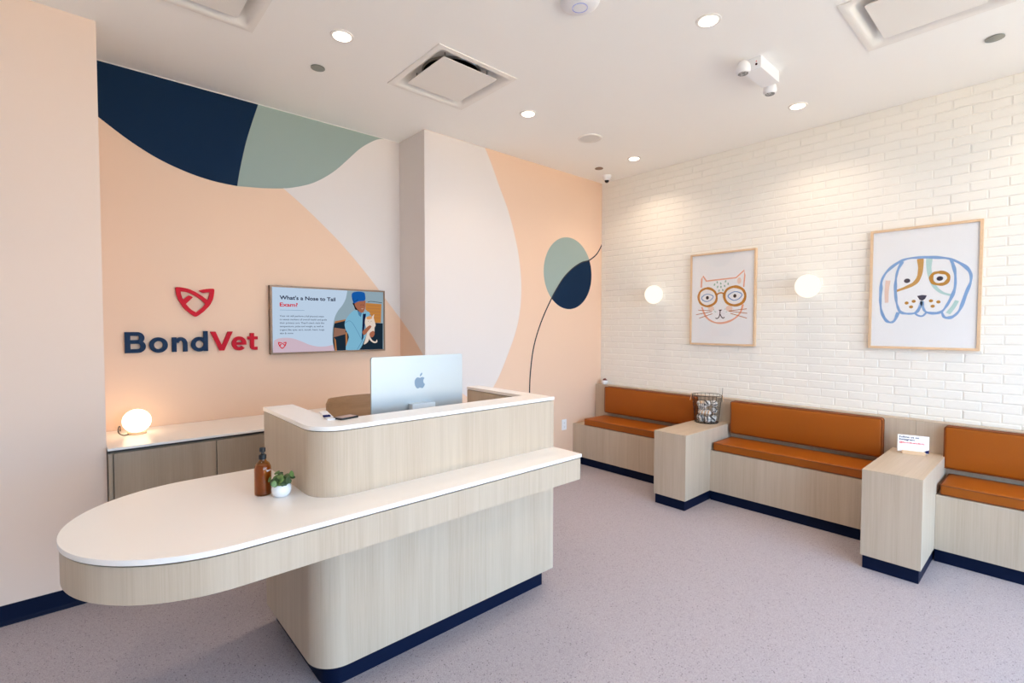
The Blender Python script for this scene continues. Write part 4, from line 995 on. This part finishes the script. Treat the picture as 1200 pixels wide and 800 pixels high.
for q in range(5): ribbon(sb, Ft, [(TV['wood'][0][0]+.012, TV['wood'][0][1]-.018-.026*q), (TV['wood'][0][0]+.05, TV['wood'][0][1]-.021-.026*q), (TV['wood'][1][0]-.01, TV['wood'][1][1]-.016-.026*q)], .004, E3*4.5, 14)
ribbon(sb, Ft, [(TV['cap'][8][0]+.004, TV['cap'][8][1]+.016), (TV['cap'][7][0], TV['cap'][7][1]+.014), (TV['cap'][6][0]-.004, TV['cap'][6][1]+.016)], .005, E3*10.5, 17)
sh('catb', 11, 12); sh('catear', 12, 13); sh('cattail', 11, 12); sh('hand', 13, 11); sh('hand2', 13, 11)
F0 = TV['face']; fx = sum(a for a, b in F0)/len(F0); fz = sum(b for a, b in F0)/len(F0)
ribbon(sb, Ft, [(fx-.002, fz+.012), (fx+.008, fz+.014)], .003, E3*11, 10, smooth=False); ribbon(sb, Ft, [(fx+.018, fz+.014), (fx+.028, fz+.012)], .003, E3*11, 10, smooth=False)
ribbon(sb, Ft, [(fx+.006, fz-.018), (fx+.014, fz-.021), (fx+.022, fz-.016)], .003, E3*11, 12); ribbon(sb, Ft, [(fx+.014, fz+.008), (fx+.017, fz-.004), (fx+.012, fz-.006)], .002, E3*11, 14)
Cb = TV['catear'][3]
for dx in (-.012, .012): blob(sb, Ft, (Cb[0]+dx, Cb[1]-.016), .003, .003, E3*14, 10, 8)
blob(sb, Ft, (Cb[0], Cb[1]-.026), .003, .002, E3*14, 13, 8)
text_bm(sb, Ft, "What's a Nose to Tail", -3.385, 1.693, .040, E3*2, 2, .0011, .425)
text_bm(sb, Ft, "Exam?", -3.385, 1.640, .040, E3*2, 3, .0010, .131)
flat(sb, Ft, [(-3.385, 1.6115), (-3.205, 1.6115), (-3.205, 1.6135), (-3.385, 1.6135)], E3*2, 15)
lines_ = ["Your vet will perform a full physical exam", "to assess markers of overall health and guide", "their primary care. They'll check vitals like", "temperature, pulse and weight, as well as", "organs like eyes, ears, mouth, heart, lungs,", "skin & more."]
wd = [.333, .356, .335, .328, .337, .100]
for i, (s, w_) in enumerate(zip(lines_, wd)):
    text_bm(sb, Ft, s, -3.387, 1.562-.0262*i, .0175, E3*2, 2, .0001, w_)
k_ = .0225/.105
prism_hole(sb, Ft, *[[(-3.3705+(a+3.919)*k_*1.25, 1.347+(b-1.66)*k_*1.25) for a, b in L] for L in (EMB_OUT, EMB_HOLE)], E3*3, E3*4, 3)
o = put(sb, 'screen', SM, tv); o['label'] = 'lit screen with lettering and a photo of a person in a blue cap holding a cat'

# ------------------------------------------------------------------ ceiling fixtures
WARM = (1.0, 0.80, 0.60)
DL = [(-3.39, -.824, 'recessed downlight above the low cabinet, nearest the navy mural shape'), (-1.917, -.788, 'recessed downlight near the column, right of the square air diffuser'),
      (-.456, -.742, 'recessed downlight nearest the far room corner'), (-2.0, -2.26, 'recessed downlight at the top centre beside the round access point'),
      (-.531, -2.211, 'recessed downlight beside the emergency light near the brick wall'),
      (-3.45, -3.75, 'recessed downlight behind the camera, middle of the row'), (-2.0, -3.75, 'recessed downlight nearest the shop door'), (-.53, -3.75, 'recessed downlight over the last bench by the shop window'), (-4.9, -2.26, 'recessed downlight over the left wall side, out of frame')]
proto = None
for x, y, lab in DL:
    loc = (x, y, H)
    t = thing('downlight', lab, 'light', loc, 'recessed ceiling downlights')
    put(lathe(B(), loc, [(.047, -.0015), (.052, -.006), (.062, -.005), (.064, 0)], 32), 'trim_ring', M['white_metal'], t, smooth=True)
    put(lathe(B(), loc, [(0, -.0068), (.046, -.0068), (.046, -.0062), (0, -.0062)], 28), 'lens', M['lamp_disc'], t)
    area_light('downlight_lamp', (x, y, H-.012), .09, DOWN, WARM, spread=math.radians(125), parent=t)
def diffuser(x0, x1, y0, y1, label, a=.094):
    zc = H
    t = thing('air_diffuser', label, 'vent', ((x0+x1)/2, (y0+y1)/2, H), 'square ceiling air diffusers')
    cx, cy = (x0+x1)/2, (y0+y1)/2
    fr = B(); n = 12; hx, hy = (x1-x0)/2, (y1-y0)/2
    prof = [(0, 0, .0), (0, .006, .0), (.02, .008, .0), (.05, .004, .02), (.085, -.0, .05)]
    def sq(inset, dz, r):
        P = rrect(cx-hx+inset, cx+hx-inset, cy-hy+inset, cy+hy-inset, max(r, .001), 5); return [fr.verts.new((px, py, H-dz)) for px, py in P]
    rings = [sq(0, -.0005, 0), sq(0, .006, 0), sq(.018, .008, 0), sq(.032, .007, .02), sq(.045, .0, .035), sq(.058, -.02, .05), (sq(.075, -.045, .07)), sq(.105, -.055, .10), sq(.115, -.056, .15)]
    for A, C2 in zip(rings, rings[1:]):
        for i in range(len(A)): fr.faces.new((A[i], A[(i+1) % len(A)], C2[(i+1) % len(A)], C2[i]))
    put(fr, 'flange', M['white_metal'], t, smooth=True)
    put(lathe(B(), (cx, cy, H), [(.188, .0575), (.188, .120), (0, .120), (0, .123), (.191, .123), (.191, .0575)], 48), 'duct_opening', M['duct'], t)
    pan = B(); n_ = 60; hw = hx-.113     # pan plate with a round hole
    O_ = [(cx+max(-hw, min(hw, 1.6*hw*math.cos(a))), cy+max(-hw, min(hw, 1.6*hw*math.sin(a)))) for a in (2*PI*i/n_ for i in range(n_))]
    va = [pan.verts.new((px, py, H+.056)) for px, py in O_]; vb = [pan.verts.new((cx+.189*math.cos(2*PI*i/n_), cy+.189*math.sin(2*PI*i/n_), H+.058)) for i in range(n_)]
    for i in range(n_): pan.faces.new((va[i], va[(i+1) % n_], vb[(i+1) % n_], vb[i]))
    put(pan, 'pan', M['white_metal'], t, smooth=True)
    put(annulus(B(), Fr((cx, cy, H), (1, 0, 0), (0, -1, 0)), (0, 0), .194, .184, 0, 359.9, -.057, -.045, 60), 'collar', M['galv'], t)
    put(prism(B(), plan(H), rrect(x0+a, x1-a, y0+a, y1-a, .012), -.007, -.002), 'face_plate', M['white_metal'], t, bevel=.001)
    bm = B()
    for sx, sy in ((-1, -1), (1, -1), (-1, 1), (1, 1)): tube(bm, [(cx+sx*.165, cy+sy*.165, H+.058), (cx+sx*.165, cy+sy*.165, H-.003)], .004, 6)
    put(bm, 'hanger', M['galv'], t)
diffuser(*DIFF[0], 'square white air diffuser near the column corner')
diffuser(*DIFF[1], 'square white air diffuser at the top left edge')
diffuser(*DIFF[2], 'square white air diffuser at the top right edge', .094)
for x, y, m, lab in ((-3.365, -.391, 'grey_disc', 'round grey sprinkler cover near the navy mural shape'), (-.654, -3.258, 'grey_disc', 'round grey sprinkler cover at the upper right'), (-.471, -.328, 'brown_disc', 'round brown sprinkler cover in the room corner')):
    o = put(lathe(B(), (x, y, H), [(0, -.008), (.036, -.008), (.042, -.006), (.042, -.003), (.036, 0)], 32), 'sprinkler_cover', M[m], loc=(x, y, H), smooth=True)
    tag(o, lab, 'sprinkler', 'round sprinkler covers')
sp = thing('ceiling_speaker', 'round white ceiling speaker near the corner', 'speaker', (-1.178, -.785, H))
put(lathe(B(), (-1.178, -.785, H), [(.083, -.004), (.092, -.009), (.102, -.006), (.104, 0)], 40), 'trim_ring', M['white_metal'], sp, smooth=True)
put(lathe(B(), (-1.178, -.785, H), [(0, -.009), (.06, -.0085), (.083, -.006), (.084, -.003)], 40), 'grille', noise_on(new_mat('grey grille', srgb(222, 220, 216), .7), 400, srgb(198, 196, 192), .6), sp, smooth=True)
ap = thing('wireless_access_point', 'round white domed wireless access point at the top centre', 'access point', (-2.63, -1.91, H))
put(lathe(B(), (-2.63, -1.91, H), [(0, -.038), (.045, -.036), (.075, -.029), (.092, -.018), (.098, -.007), (.095, 0)], 48), 'housing', M['white_plastic'], ap, smooth=True)
put(annulus(B(), Fr((-2.63, -1.91, H), (1, 0, 0), (0, -1, 0)), (0, 0), .0385, .0355, 0, 359.9, .0355, .0388, 48), 'status_ring', emit_mat('status ring', srgb(170, 176, 226), .9), ap)
cm = thing('dome_camera', 'small white dome security camera in the far ceiling corner', 'camera', (-.205, -.225, H))
put(lathe(B(), (-.205, -.225, H), [(.026, -.052), (.034, -.045), (.046, -.012), (.05, -.004), (.05, 0)], 32), 'housing', M['white_plastic'], cm, smooth=True)
put(sphere(B(), (-.205, -.225, H-.052), .025, (1, 1, 1), 20, 12), 'lens_dome', new_mat('black dome', (.004, .004, .005), .1), cm, smooth=True)
el = thing('emergency_light', 'white twin head emergency light on the ceiling', 'emergency light', (-1.305, -2.26, H))
cen = (-1.305, -2.26)
put(prism(B(), plan(H), rrect(cen[0]-.14, cen[0]+.14, cen[1]-.052, cen[1]+.052, .005), -.072, -.0005), 'housing', M['white_plastic'], el, bevel=.003)
bm = B(); Fe = Fr((cen[0]-.14, cen[1], H-.036), (0, -1, 0), (0, 0, 1))
put(prism(B(), Fe, rrect(.018, .030, -.014, -.002, .005), .0001, .003), 'test_button', ink(60, 20, 24), el)
put(prism(B(), Fe, rrect(.021, .027, .006, .012, .003), .0001, .002), 'indicator', ink(220, 60, 80), el)
for hx, hy in ((cen[0]-.205, cen[1]+.026), (cen[0]+.19, cen[1]+.022)):
    hd = put(lathe(B(), (hx, hy, H-.07), [(.034, -.034), (.038, -.030), (.042, -.012), (.038, .012), (.026, .032), (.010, .042), (0, .043)], 28), 'lamp_head', M['white_plastic'], el, smooth=True)
    put(lathe(B(), (hx, hy, H-.07), [(0, -.0365), (.028, -.0365), (.029, -.0345), (0, -.0342)], 24), 'reflector', noise_on(new_mat('chrome reflector', (.16, .16, .16), .3), 60, (.5, .5, .5), 1, ramp=(.5, .55)), hd)
    put(tube(B(), [(hx, hy, H-.045), (hx+(cen[0]-hx)*.28, hy+(cen[1]-hy)*.2, H-.04)], .012, 10), 'swivel', M['white_plastic'], el, smooth=True)

for o in COL.objects:
    if '_o' in o: del o['_o']
